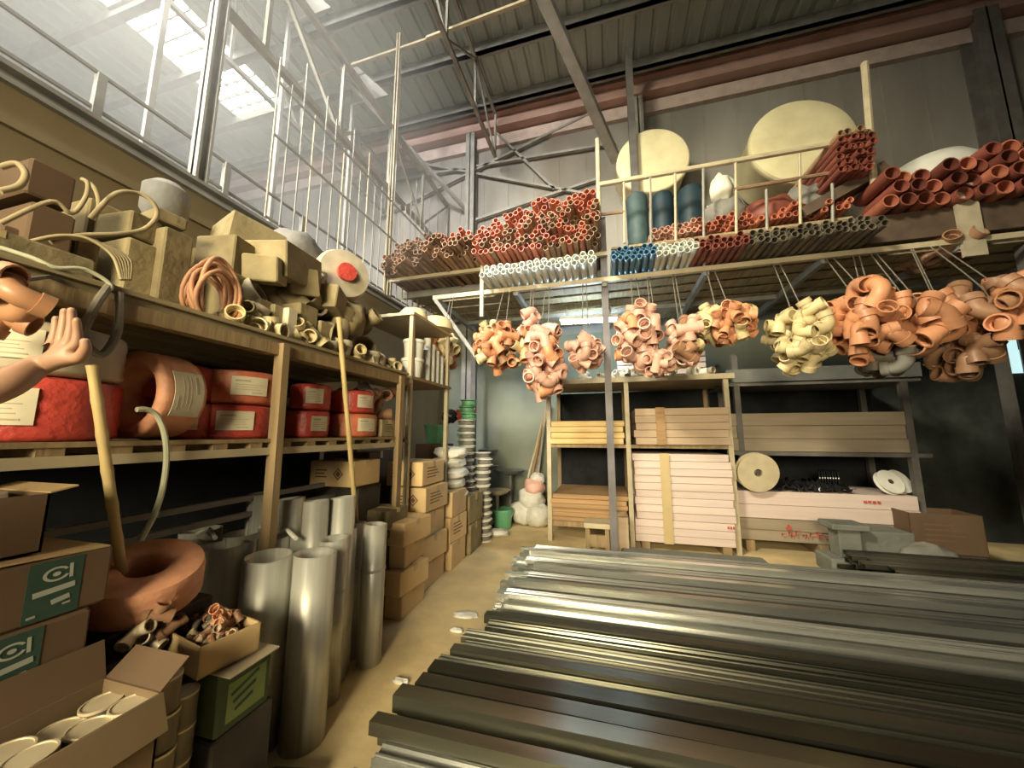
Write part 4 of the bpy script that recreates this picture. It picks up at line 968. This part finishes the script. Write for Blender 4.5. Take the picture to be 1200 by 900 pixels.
cluster(770, 424, 36, 40, 4.2, 14, .045, [Pk], ('small pink tee at the bottom of the bunch right of the post', 'small tees right of the post', 'cord of the small pink tees'), ('tee',))
cluster(800, 402, 38, 62, 4.3, 23, .055, [Pk, Bw, Cm], ('dull fitting in the narrow bunch between two fuller bunches', 'narrow bunch', 'cord of the narrow bunch'))
cluster(848, 380, 70, 54, 4.25, 52, .045, [O, Cm, O], ('orange fitting in the dense bunch right of the narrow one', 'dense orange bunch', 'cord of the dense orange bunch'), ('tee', 'bend'))
cluster(937, 396, 62, 90, 4.25, 40, .052, [Cm], ('cream fitting in the cream bunch with dark open ends', 'cream bunch', 'cord of the cream bunch'))
cluster(1010, 378, 74, 96, 4.2, 43, .062, [O], ('orange fitting in the big bunch right of the cream one', 'big orange bunch', 'cord of the big orange bunch'), ('elbow', 'bend'))
cluster(1076, 378, 66, 72, 4.15, 23, .068, [O], ('large orange bend in the bunch next to the dark column', 'large bends bunch', 'cord of the large bends bunch'), ('elbow', 'bend'))
cluster(1168, 365, 84, 84, 4.1, 40, .066, [Bw, O], ('brown fitting in the dim bunch at the right edge', 'dim bunch at the right edge', 'cord of the dim bunch at the right edge'), ('elbow', 'bend'))
cluster(1126, 420, 38, 56, 4.25, 17, .06, [Bw], ('dark brown fitting in the low bunch before the dark column', 'low dark bunch', 'cord of the low dark bunch'), ('elbow',))
cluster(1035, 422, 60, 34, 4.4, 17, .055, ['pipedark', 'greybag'], ('dark fitting hanging under the big orange bunch', 'dark bunch under the orange one', 'cord of the dark bunch'), ('tee', 'elbow'))
cluster(1100, 298, 60, 26, 4.9, 11, .06, [Bw], ('brown fitting tucked under the deck by the steel plate', 'bunch under the deck', 'cord of the bunch under the deck'))
# large bends hanging close by at far left
c0 = V((0, 0, 0))
for i, (px, py, rot, k) in enumerate(((14, 330, (1.2, .3, .4), 'elbow'), (24, 368, (.2, .1, .2), 'bend'), (4, 368, (.1, .4, .9), 'tee'), (34, 345, (2.2, .3, 1.4), 'elbow'), (0, 345, (.4, 1.2, .1), 'elbow'))):
    q = at(px, py, D=1.12)
    o = fitting(fit_mesh(.032, 'elbowm', k), None, q, rot); tag(o, 'large orange bend hanging close to the camera above the raised hand', 'fitting', 'bends above the hand')
a = at(16, 330, D=1.12); tag(MB().tube([a, (a.x - .08, a.y + .1, UZ - .02), (XF - .05, a.y + .25, UZ - .01)], .007, 6).build('rope', 'rope', None), 'cord holding the bends above the hand', 'rope')
q = at(122, 380, X=-1.86)
tag(MB().tube(spline([q + V((0, 0, .16)), q + V((.02, -.04, .06)), q + V((.0, -.05, -.06)), q + V((.01, .0, -.12)), q + V((0, .04, -.02)), q + V((0, .03, .14))]), .014, 8).build('hanging_loop', 'rope', None), 'dusty strap loop hanging at the top of the yellow pole', 'strap')
# ------------------------------------------------------------------ board racks under the mezzanine
br = thing('plank_rack', 'pale timber rack with planks, left of the tall sheet stack', 'rack', (0, 5.3, 0))
def RB(mb, name, m='cream', sm=0): return mb.build(name, m, br, sm, (0, -5.3, 0))
for x, y in ((-.87, 5.3), (.24, 5.3), (1.5, 5.3), (-.87, 6.4), (.24, 6.4), (1.5, 6.4)): RB(MB().cbox((x, y, 1.13), (.06, .06, 2.26)), 'post', 'cream' if y < 6 else 'wood')
RB(MB().box((-.95, 5.24, 2.22), (1.6, 6.45, 2.29)), 'top_board')
RB(MB().box((-.9, 5.28, 1.3), (1.5, 6.45, 1.345)), 'middle_board', 'wood')
RB(MB().box((-.9, 5.3, .2), (.24, 6.45, .27)), 'lower_board', 'wood')
RB(MB().box((-.9, 6.42, .3), (1.5, 6.44, 2.2)), 'shade_sheet', 'shadeblack')  # added black sheet, gives the shade behind the planks
for i in range(4):
    tag(MB().box((-.84, 5.27, 1.352 + i * .083), (.19, 6.3, 1.43 + i * .083), .006).build('plank', 'ply', None, 20, (rnd.uniform(-.015, .015), rnd.uniform(-.02, .02), 0)), 'pale yellow plank pack on the middle shelf of the plank rack, %s' % ['lowest', 'second from below', 'third from below', 'topmost'][i], 'plank', 'yellow planks')
for i in range(6):
    tag(MB().box((-.84, 5.27, .275 + i * .062), (.2, 6.3, .334 + i * .062), .005).build('plank', 'plybrown', None, 20, (rnd.uniform(-.02, .02), rnd.uniform(-.03, .03), 0)), 'brown plank in the pile at the bottom of the plank rack, %s from below' % ['first', 'second', 'third', 'fourth', 'fifth', 'sixth'][i], 'plank', 'brown planks')
def pack(x0, x1, y, z0, n, th, m, desc, group, cat='board', dep=1.1):
    for i in range(n):
        dx, dy = rnd.uniform(-.018, .018), rnd.uniform(-.015, .015)
        tag(MB().box((x0 + dx, y + dy, z0 + i * th), (x1 + dx, y + dep + dy, z0 + (i + 1) * th - .004), .004).build('sheet_board', m, None, 20), desc % ['lowest', 'second', 'third', 'fourth', 'fifth', 'sixth', 'seventh', 'eighth', 'ninth', 'tenth', 'eleventh', 'twelfth', 'thirteenth', 'fourteenth'][i], cat, group)
for x in (.4, 1.35): tag(MB().box((x - .05, 5.2, 0), (x + .05, 6.2, .1)).build('bearer', 'wood', None, 0), 'timber bearer under the %s end of the tall pink sheet stack' % ('left' if x < 1 else 'right'), 'bearer')
pack(.29, 1.46, 5.2, .105, 12, .094, 'sheet', 'pale pink board pack in the tall stack, %s layer from below', 'tall pale stack')
pack(.33, 1.49, 5.22, 1.352, 5, .098, 'sheettan', 'tan board pack on the shelf over the tall stack, %s layer from below', 'tan packs over the tall stack')
for n, (x, z0, z1, y) in enumerate(((.62, .1, 1.24, 5.17), (.6, 1.35, 1.85, 5.19))):
    tag(MB().box((x, y - .004, z0), (x + .115, y, z1), 0).build('strap_band', 'tape' if n == 0 else 'plybrown', None, 0), ['yellow brown band down the front of the tall pale stack', 'brown band down the front of the upper tan packs'][n], 'band')
# goods heaped on the top board
for i in range(26):
    q = (rnd.uniform(-.4, 1.45), 5.35 + rnd.random() * .3, 2.33 + rnd.random() * .05)
    o = fitting(fit_mesh(.04, ['tin', 'drum', 'white'][i % 3], ['elbow', 'tee', 'bend'][i % 3]), None, q, [rnd.uniform(0, 6) for _ in range(3)]); tag(o, 'small grey fitting lying on the top board of the plank rack', 'fitting', 'fittings on the plank rack')
for i in range(5):
    tag(MB().box((.15, 5.75, 2.30 + i * .085), (1.4, 6.3, 2.37 + i * .085), .005).build('panel_board', 'sheet', None, 20), 'pale board in the slatted pile on the top of the plank rack, %s from below' % ['first', 'second', 'third', 'fourth', 'fifth'][i], 'board', 'boards on the rack top')
# stand at right: long boards
lr = thing('board_stand', 'dark steel stand carrying long tan boards, right of the tall stack', 'rack', (2.5, 5.5, 0))
def RL(mb, name, m='steeld', sm=0): return mb.build(name, m, lr, sm, (-2.5, -5.5, 0))
for x in (1.72, 3.58): 
    for y in (5.62, 6.4): RL(MB().cbox((x, y, 1.3), (.07, .07, 2.6)), 'post')
for z in (1.26, 2.2): RL(MB().box((1.6, 5.58, z - .05), (3.75, 6.5, z)), 'shelf_board')
RL(MB().box((1.6, 6.5, .3), (3.75, 6.52, 2.2)), 'shade_sheet', 'shadeblack')  # added black sheet in place of shade behind the long boards
RL(MB().box((1.6, 5.55, 2.2), (3.75, 5.58, 2.38)), 'edge_board', mat('grey_edge', (.13, .13, .12), .7))
pack(1.55, 3.56, 5.6, 1.265, 3, .17, mat('sheet_pack_dull', (.31, .25, .18), .8, var=.12, scale=3, stretch=(.5, 1, 6), jit=.06), 'long tan board pack on the dark stand, %s from below', 'long tan packs', dep=.8)
pack(1.55, 3.5, 5.5, .42, 2, .17, 'sheet', 'long pale board pack below the black plastic, %s from below', 'long pale packs', dep=.85)
pack(1.55, 3.3, 5.5, .14, 2, .138, mat('sheet_pack_dull', (.31, .25, .18), .8), 'long low board pack with red print on the floor bearers, %s from below', 'low packs', dep=.85)
for x in (1.7, 2.5, 3.2): tag(MB().box((x - .05, 5.5, 0), (x + .05, 6.3, .135)).build('bearer', 'wood', None, 0), 'timber bearer under the long low packs, %s' % {1.7: 'near the tall stack', 2.5: 'in the middle', 3.2: 'near the grey blocks'}[x], 'bearer')
q = MB()
for i in range(9):
    x = 2.05 + i * .075; h = .03 + .04 * ((i * 7) % 3) / 2
    q.box((x, 5.462, .22), (x + .012, 5.468, .22 + h)); q.box((x, 5.462, .22 + h - .01), (x + .045, 5.468, .22 + h)); 
    if i % 2: q.box((x + .03, 5.462, .215), (x + .042, 5.468, .26))
q.box((2.1, 5.462, .30), (2.16, 5.468, .33)); q.box((2.12, 5.462, .33), (2.14, 5.468, .36))
o = q.build('red_lettering', 'printred', None, 0)
pk = [x for x in bpy.data.objects if x.get('group') == 'low packs']; o.parent = pk[0]
q = MB(); [q.box((2.95 + i * .045, 5.478, .66), (2.98 + i * .045, 5.482, .69)) for i in range(4)]
o = q.build('red_lettering', 'printred', None, 0); o.parent = [x for x in bpy.data.objects if x.get('group') == 'long pale packs'][1]
q = MB(); [q.box((1.36 + i * .03, 5.166, .33), (1.38 + i * .03, 5.169, .36)) for i in range(3)]
o = q.build('red_lettering', 'printred', None, 0); o.parent = [x for x in bpy.data.objects if x.get('group') == 'tall pale stack'][2]
# black plastic crumpled on the pale packs, tins and discs
pl = MB(); nx, ny = 34, 12; vs = []; fs = []
for j in range(ny + 1):
    for i in range(nx + 1):
        x, y = 1.9 + 1.0 * i / nx, 5.5 + .7 * j / ny
        vs.append((x, y, .772 + .085 * abs(math.sin(i * .9 + j * .6)) * abs(math.cos(j * .8 - i * .35)) + .045 * math.sin(i * 2.1) * math.sin(j * 1.7) ** 2))
for j in range(ny):
    for i in range(nx): fs.append((j * (nx + 1) + i, j * (nx + 1) + i + 1, (j + 1) * (nx + 1) + i + 1, (j + 1) * (nx + 1) + i))
o = pl.add(vs, fs).build('plastic_sheet', 'black', None, 60); so = o.modifiers.new('t', 'SOLIDIFY'); so.thickness = .006; so.offset = 1
tag(o, 'crumpled glossy black plastic sheet on the long pale packs', 'plastic')
def reel(c, r, th, rot, label, m='tin'):
    t = thing('cable_reel', label, 'reel', c, 0, None, rot)
    MB().lathe([(r * .2, -th), (r, -th), (r, -th + .012), (r * .45, -th + .02), (r * .45, th - .02), (r, th - .012), (r, th), (r * .2, th), (r * .2, -th)], 32).build('spool', m, t, 30)
    MB().lathe([(.03, th - .004), (.03, th + .004), (.0001, th + .005)], 14).build('hub', 'dark', t)
    return t
q = at(886, 556, Y=5.42); reel((q.x, 5.4, .762 + .245), .245, .05, (pi / 2 + .12, 0, .1), 'round pale disc reel leaning beside the tall stack')
q = at(1048, 577, Y=5.55); reel((q.x, 5.62, .775 + .125), .15, .03, (pi / 2 - .5, 0, .3), 'white disc reel lying tilted on the black plastic, front one', 'white')
reel((q.x + .17, 5.75, .775 + .12), .15, .03, (pi / 2 - .5, 0, .4), 'white disc reel behind the front one on the black plastic', 'white')
for i in range(4): reel((2.75 + .06 * i, 5.95, .775 + .12), .12, .02, (pi / 2, 0, 1.2), 'dark disc reel in the row behind the white ones', 'black')['group'] = 'dark reels row'
# grey blocks, low trough, olive carton
def hblock(px, py, label):
    q = at(px, py, Y=4.9); t = thing('concrete_block', label, 'block', (q.x, 4.95, 0))
    MB().box((-.17, -.15, .47), (.17, .15, .53), .01).build('top_slab', 'concrete', t, 30); MB().box((-.1, -.1, .18), (.1, .1, .47), .005).build('stem', 'concrete', t, 30); MB().box((-.22, -.18, 0), (.22, .18, .18), .02).build('footing', 'concrete', t, 30)
hblock(994, 640, 'grey pedestal block shaped like an I beyond the bright bars')
q = at(1037, 632, Y=5.0)
carton('grey_crate', 'grey wooden box right of the pedestal block', (q.x, 5.15, .12), (.5, .35, .32), .05, None, 'concrete', [], False)
carton('base_crate', 'dark low crate under the grey wooden box', (q.x, 5.15, 0), (.55, .36, .115), .05, None, 'dark', tape=False)
q = at(1118, 605, Y=5.1); carton('open_carton', 'dark brown open carton in the shade by the right column', (q.x, 5.4, .2), (.62, .4, .42), -.05, None, 'boarddark', [('-y', 'lines')], False, True)
carton('base_crate', 'dark crate under the shaded open carton by the right column', (q.x, 5.4, 0), (.6, .4, .195), -.05, None, 'dark', tape=False)
q = at(1080, 638, Y=5.0); bag((q.x, 4.95, 0), (.5, .3, .35), 131, 'greybag', 'grey sack at the foot of the shaded open carton')
q = at(760, 648, Z=.05)
o = MB().box((-.3, -.2, 0), (1.25, .2, .1), .02).build('low_slab', 'concrete', None, 30, (.38, 4.72, 0)); tag(o, 'low grey concrete slab at the foot of the tall pale stack', 'slab')
st = thing('timber_stool', 'small pale timber stool standing beside the grey post', 'stool', (-.2, 4.95, 0))
MB().box((-.16, -.16, .32), (.16, .16, .38), .006).build('seat', 'cream', st, 30)
for x in (-.12, .12):
    for y in (-.12, .12): MB().box((x - .025, y - .025, 0), (x + .025, y + .025, .32)).build('leg', 'wood', st, 0)
MB().box((-.12, -.14, .1), (.12, -.1, .24)).build('apron', 'wood', st, 0)
carton('shipping_carton', 'pale carton on the floor right of the timber stool', (.08, 5.0, 0), (.2, .3, .46), 0, None, 'sheettan')
# bright gap to the yard at far right
q = at(1183, 410, Y=BACK - .03)
w = MB().prism([(-.12, .32), (.1, .32), (.1, .0), (.3, -.1), (.3, -.34), (-.12, -.34)], -.01, .01, xf((q.x, BACK - .012, q.z), (pi / 2, 0, 0))).build('window_9', 'pane', None, 0)
tag(w, 'small bright greenish opening in the dark back wall at far right', 'opening', None, 'structure')
# tube lamp
a, b = at(658, 378, Y=5.45), at(722, 375, Y=5.45)
lp = thing('tube_lamp', 'bluish white tube lamp under the mezzanine beside the grey post', 'lamp', (a + b) / 2)
d = (b - a) / 2
MB().beam(-d * 1.05 + V((0, 0, .06)), d * 1.05 + V((0, 0, .06)), .07, .05).build('housing', 'white', lp, 0)
MB().tube([-d, d], .028, 12).build('glowing_tube', 'tube', lp)
for s in (-1, 1): MB().beam(d * s * .8 + V((0, 0, .06)), d * s * .8 + V((0, .0, LZ - .02 - (a.z + b.z) / 2)), .012).build('hanger', 'steel', lp, 0)

# ------------------------------------------------------------------ stacks of steel bars on the floor
def chan(w, h, t, L, lip=.012, rib=0):
    """lipped channel, open side down"""
    o = [(-w / 2, 0), (-w / 2, h), (-w * .44, h), (-w * .41, h - rib * .6), (-w * .33, h - rib * .6), (-w * .3, h), (-w * .2, h), (-w * .15, h - rib), (w * .15, h - rib), (w * .2, h), (w * .3, h), (w * .33, h - rib * .6), (w * .41, h - rib * .6), (w * .44, h), (w / 2, h), (w / 2, 0)] if rib else [(-w / 2, 0), (-w / 2, h), (w / 2, h), (w / 2, 0)]
    i = [(x * (1 - 2 * t / w), z - (t if 0 < k < len(o) - 1 else 0)) for k, (x, z) in enumerate(o)][::-1]
    pts = [(x, z) for x, z in o + i]; n = len(pts)
    vs = [(0, y, z) for y, z in pts] + [(L, y, z) for y, z in pts]
    fs = [(k, (k + 1) % n, n + (k + 1) % n, n + k) for k in range(n)]
    m = len(o)
    for e in (0, n): fs += [(e + k, e + k + 1, e + n - 2 - k, e + n - 1 - k) for k in range(m - 1)]
    return MB().add(vs, fs)
BM = {}
def bar(kind, m, x, y, z, label, group, rz=0., L=6.):
    k = (kind, m, L)
    if k not in BM:
        BM[k] = {'wide': chan(.104, .045, .004, L, rib=.012), 'flat': chan(.106, .028, .004, L, rib=.008), 'narrow': chan(.06, .05, .004, L), 'deep': chan(.08, .07, .004, L)}[kind].mesh('steel_bar', m, 30)
    return tag(link('steel_bar', BM[k], None, (x, y, z), (rnd.uniform(-.03, .03), 0, rz)), label, 'bar', group)
for lay in range(6):
    last = lay == 5
    n = 21 if last else 12
    for i in range(n):
        y = 2.56 + i * (1.31 / (n - 1)) + rnd.uniform(-.006, .006)
        if last and i in (5, 11, 16): continue
        kind = 'deep' if i == 0 and not last else 'narrow' if last else 'wide'
        bar(kind, 'galvbar' if lay > 1 else 'galvold', -.80 - (y - 2.5) * .1 + rnd.uniform(-.05, .04) + (.0 if lay > 1 else rnd.uniform(0, .2)), y, .02 + lay * .047 + (rnd.uniform(0, .016) if last else 0), 'galvanised steel bar in the bright rear stack, %s' % ('top layer' if last else 'front face' if i == 0 else 'inner layers'), 'rear stack ' + ('top' if last else 'front' if i == 0 else 'inside'), rnd.uniform(-.004, .004))
for i in range(7):
    bar('narrow' if i % 2 else 'flat', 'galvbar', -.78 + rnd.uniform(-.05, .1), 2.7 + i * .18, .332, 'narrow galvanised bar lying loose on top of the rear stack' if i % 2 else 'wide flat galvanised bar lying loose on top of the rear stack', ('narrow' if i % 2 else 'flat') + ' loose bars on the rear stack', rnd.uniform(-.006, .006))
for lay in range(5):
    for i in range(11):
        y = 1.30 + i * .108 + rnd.uniform(-.01, .01)
        if lay == 4 and i in (0, 5): continue
        x = -.97 + i * .018 + rnd.uniform(-.05, .04) + (.06 if lay < 3 and i < 2 else 0)
        bar(['wide', 'flat', 'wide'][rnd.randrange(3)], 'galvold' if rnd.random() < .85 else 'galvbar', x, y, .015 + lay * .05 + (rnd.uniform(0, .02)), 'tarnished steel bar in the dark front stack, %s' % ('nearest rows' if i < 2 else 'lower layers'), 'front stack ' + ('near' if i < 2 else 'lower'), rnd.uniform(-.007, .007))
y = 1.42
while y < 2.42:
    kind = ['narrow', 'narrow', 'deep', 'flat', 'narrow', 'wide'][rnd.randrange(6)]
    w = {'narrow': .06, 'deep': .08, 'flat': .106, 'wide': .104}[kind]
    if rnd.random() < .86: bar(kind, 'galvold' if rnd.random() < .75 else 'galvbar', -.96 + (y - 1.4) * .16 + rnd.uniform(-.06, .05), y + w / 2, .275 + rnd.uniform(0, .022), 'tarnished steel bar in the dark front stack, top layer', 'front stack top', rnd.uniform(-.008, .008))
    y += w + rnd.uniform(.002, .02)
for lay in range(4):
    bar('wide', 'galvold', -.86 + rnd.uniform(-.04, .04), 1.165, .015 + lay * .047, 'dark steel bar in the low nearest row of the front stack', 'lowest front bars', rnd.uniform(-.006, .006))
for lay in range(4):
    for i in range(6):
        bar('wide', 'galvold', 2.35 + rnd.uniform(-.1, .1), 4.12 + i * .118, .02 + lay * .075, 'dark steel bar in the third stack, behind the bright one at the right', 'third bar stack', rnd.uniform(-.01, .01), 4.5)
for y0, l in ((2.6, 'rear stack'), (1.15, 'front stack')):
    for x in (.2, 2.5, 4.6): tag(MB().box((x, y0 - .1, 0), (x + .08, y0 + 1.25, .016)).build('bearer', 'wood', None, 0), 'thin timber bearer under the %s of bars, %s' % (l, {.2: 'near its left end', 2.5: 'under its middle', 4.6: 'near its right end'}[x]), 'bearer')

# ------------------------------------------------------------------ the person at the left edge with a raised hand
def skin_mesh(name, joints, edges, m, parent=None, sub=2):
    me = bpy.data.meshes.new(name); me.from_pydata([j[0] for j in joints], edges, []); o = bpy.data.objects.new(name, me); C.objects.link(o)
    sk = o.modifiers.new('skin', 'SKIN'); sk.use_smooth_shade = True
    for i, j in enumerate(joints):
        r = j[1]; o.data.skin_vertices[0].data[i].radius = (r, r) if not hasattr(r, '__len__') else r
    o.data.skin_vertices[0].data[0].use_root = True
    ss = o.modifiers.new('sub', 'SUBSURF'); ss.levels = sub; ss.render_levels = sub
    me.materials.append(M[m])
    if parent: o.parent = parent
    return o
pr = thing('person', 'person at the left edge, only a bare forearm and open raised hand in view', 'person', (0, 0, 0))
D0 = .86
wr = at(46, 427, D=D0); palm = at(76, 420, D=D0 + .01); el = V((-1.50, .10, 1.33))
sh = V((-1.45, -.28, 1.42)); nk = V((-1.62, -.36, 1.50)); pel = V((-1.64, -.38, .95))
fa = at(6, 452, D=.80)
J = [(pel, (.13, .10)), (pel + V((0, 0, .25)), (.125, .09)), (pel + V((0, .0, .42)), (.13, .095)), (nk, .055), (nk + V((.01, .03, .08)), .055),          # 0-4
     (sh, .06), (sh.lerp(el, .5), .047), (el, .041), (fa, .037), (wr, .027)]                                                                            # 5-9
Ed = [(0, 1), (1, 2), (2, 3), (3, 4), (2, 5), (5, 6), (6, 7), (7, 8), (8, 9)]
sl = V((-1.81, -.44, 1.42)); J += [(sl, .06), (V((-1.87, -.44, 1.14)), .044), (V((-1.86, -.32, .92)), .033), (V((-1.85, -.27, .84)), .03)]; Ed += [(2, 10), (10, 11), (11, 12), (12, 13)]
for s in (-1, 1):
    b = len(J); J += [(pel + V((s * .085, 0, -.2)), .07), (pel + V((s * .1, .02, -.48)), .058), (pel + V((s * .1, 0, -.86)), .04), (pel + V((s * .1, .14, -.915)), .032)]
    Ed += [(0, b), (b, b + 1), (b + 1, b + 2), (b + 2, b + 3)]
# hand: palm fan, four fingers of unequal length, thumb from the side of the palm
b = len(J); J += [(palm, (.030, .020))]; Ed += [(9, b)]; hub = b
k1 = D0 + .012
for (bx_, by_, mx, my, tx, ty, r, dd) in ((62, 404, 65, 388, 66, 370, .0085, .02), (72, 400, 75, 380, 76, 361, .009, .005), (82, 400, 84, 381, 84, 360, .009, -.005), (91, 404, 91, 388, 90, 372, .0082, -.015)):
    b = len(J); J += [(at(bx_, by_, D=k1 + dd * .4), .0125), (at(mx, my, D=k1 + dd * .7), r * 1.05), (at(tx, ty + 6, D=k1 + dd), r), (at(tx, ty, D=k1 + dd - .004), r * .85)]
    Ed += [(hub, b), (b, b + 1), (b + 1, b + 2), (b + 2, b + 3)]
b = len(J); J += [(at(94, 420, D=k1 - .01), .014), (at(101, 408, D=k1 - .02), .0115), (at(99, 396, D=k1 - .025), .009)]; Ed += [(hub, b), (b, b + 1), (b + 1, b + 2)]
body = skin_mesh('body', J, Ed, 'skin', pr)
hc = nk + V((.02, .05, .2))
hd = MB().blob(hc, (.078, .095, .115), 1, .0, 24, 16)
hd.prism([(-.014, 0), (.014, 0), (.003, .03), (-.003, .03)], -.022, .022, xf(hc + V((0, .09, -.01)))); [hd.box(tuple(hc + V((s * .08 - .008, -.02, -.03))), tuple(hc + V((s * .08 + .008, .015, .03))), .006) for s in (-1, 1)]
hd.box(tuple(hc + V((-.022, .082, -.06))), tuple(hc + V((.022, .094, -.05))), .004)
hd.build('head', 'skin', pr, 60)
MB().blob(hc + V((0, -.016, .03)), (.083, .095, .1), 2, .02, 24, 14, .1).build('hair', 'hair', pr, 60)
[MB().blob(hc + V((s * .03, .086, .012)), (.012, .008, .007), 1, 0, 10, 6).build('eye', 'black', pr) for s in (-1, 1)]
JS = [(pel + V((0, 0, -.02)), (.19, .15)), (pel + V((0, 0, .25)), (.18, .145)), (pel + V((0, 0, .42)), (.19, .15)), (nk + V((0, 0, -.01)), .085), (sh, .088), (sh.lerp(el, .45), .062), (sl, .088), (V((-1.865, -.44, 1.2)), .062)]
skin_mesh('shirt', JS, [(0, 1), (1, 2), (2, 3), (2, 4), (4, 5), (2, 6), (6, 7)], 'shirt', pr)
JT = [(pel + V((0, 0, .04)), (.16, .13)), (pel + V((0, 0, -.06)), (.16, .13))]; ET = [(0, 1)]
for s in (-1, 1):
    b = len(JT); JT += [(pel + V((s * .085, 0, -.2)), .085), (pel + V((s * .095, .02, -.48)), .073), (pel + V((s * .1, 0, -.86)), .058)]; ET += [(1, b), (b, b + 1), (b + 1, b + 2)]
skin_mesh('trousers', JT, ET, 'trousers', pr)

# ------------------------------------------------------------------ light, haze, camera
def area(name, loc, target, sx, sy, power, col, spread=pi):
    l = bpy.data.lights.new(name, 'AREA'); l.shape = 'RECTANGLE'; l.size = sx; l.size_y = sy; l.energy = power; l.color = col; l.spread = spread
    o = bpy.data.objects.new(name, l); C.objects.link(o); o.location = loc
    o.rotation_euler = (V(target) - V(loc)).to_track_quat('-Z', 'Y').to_euler(); return o
area('entrance_daylight', (-.5, -4.7, 3.0), (-1.0, 4.0, 1.5), 2.2, 2.0, 132, (1, .87, .56), math.radians(68))
area('roof_daylight', (-4.4, -3.0, 7.6), (.6, 5.6, 3.6), 1.6, 1.6, 280, (1, .92, .66), math.radians(60))  # added lamp under the closed roof, lifts the mezzanine goods and tanks
area('hall_fill', (-2.8, -4.6, 8.0), (-5.4, 6.8, 5.2), 1.8, 1.8, 950, (1, .98, .92), math.radians(62))  # added unseen lamp, brightens the haze and the left back wall
W = bpy.data.worlds.new('World'); SC.world = W; W.use_nodes = True
bg = W.node_tree.nodes['Background']; bg.inputs['Color'].default_value = (.9, .95, 1, 1); bg.inputs['Strength'].default_value = .2
HAZE = .075
if HAZE:
    hm = bpy.data.materials.new('roof_haze'); hm.use_nodes = True; nt = hm.node_tree
    nt.nodes.remove(nt.nodes['Principled BSDF']); vs = nt.nodes.new('ShaderNodeVolumeScatter'); vs.inputs['Density'].default_value = HAZE; vs.inputs['Color'].default_value = (1, 1, .95, 1); vs.inputs['Anisotropy'].default_value = .2
    nt.links.new(vs.outputs[0], nt.nodes['Material Output'].inputs['Volume'])
    hz = MB().box((-13.9, -4.9, 3.6), (-2.2, BACK - .3, ROOF - .25)).build('dust_haze', hm, None, 0); tag(hz, 'bright dusty haze below the skylights', 'haze', None, 'stuff')
cam = bpy.data.cameras.new('camera'); co = bpy.data.objects.new('camera', cam); C.objects.link(co)
cam.sensor_fit = 'HORIZONTAL'; cam.sensor_width = 36; cam.lens = 36 * FPX / 1200; cam.clip_start = .02; cam.clip_end = 200
co.matrix_world = Matrix.Translation((0, 0, EYE)) @ Matrix((RT, UP, -FW)).transposed().to_4x4()
SC.camera = co
SC.view_settings.view_transform = 'Standard'; SC.view_settings.look = 'None'; SC.view_settings.gamma = 1; SC.view_settings.use_curve_mapping = False
SC.view_settings.exposure = 0.34
SC.cycles.use_denoising = True
SC.cycles.max_bounces = 6; SC.cycles.diffuse_bounces = 3; SC.cycles.glossy_bounces = 3; SC.cycles.volume_bounces = 0; SC.cycles.sample_clamp_indirect = 6
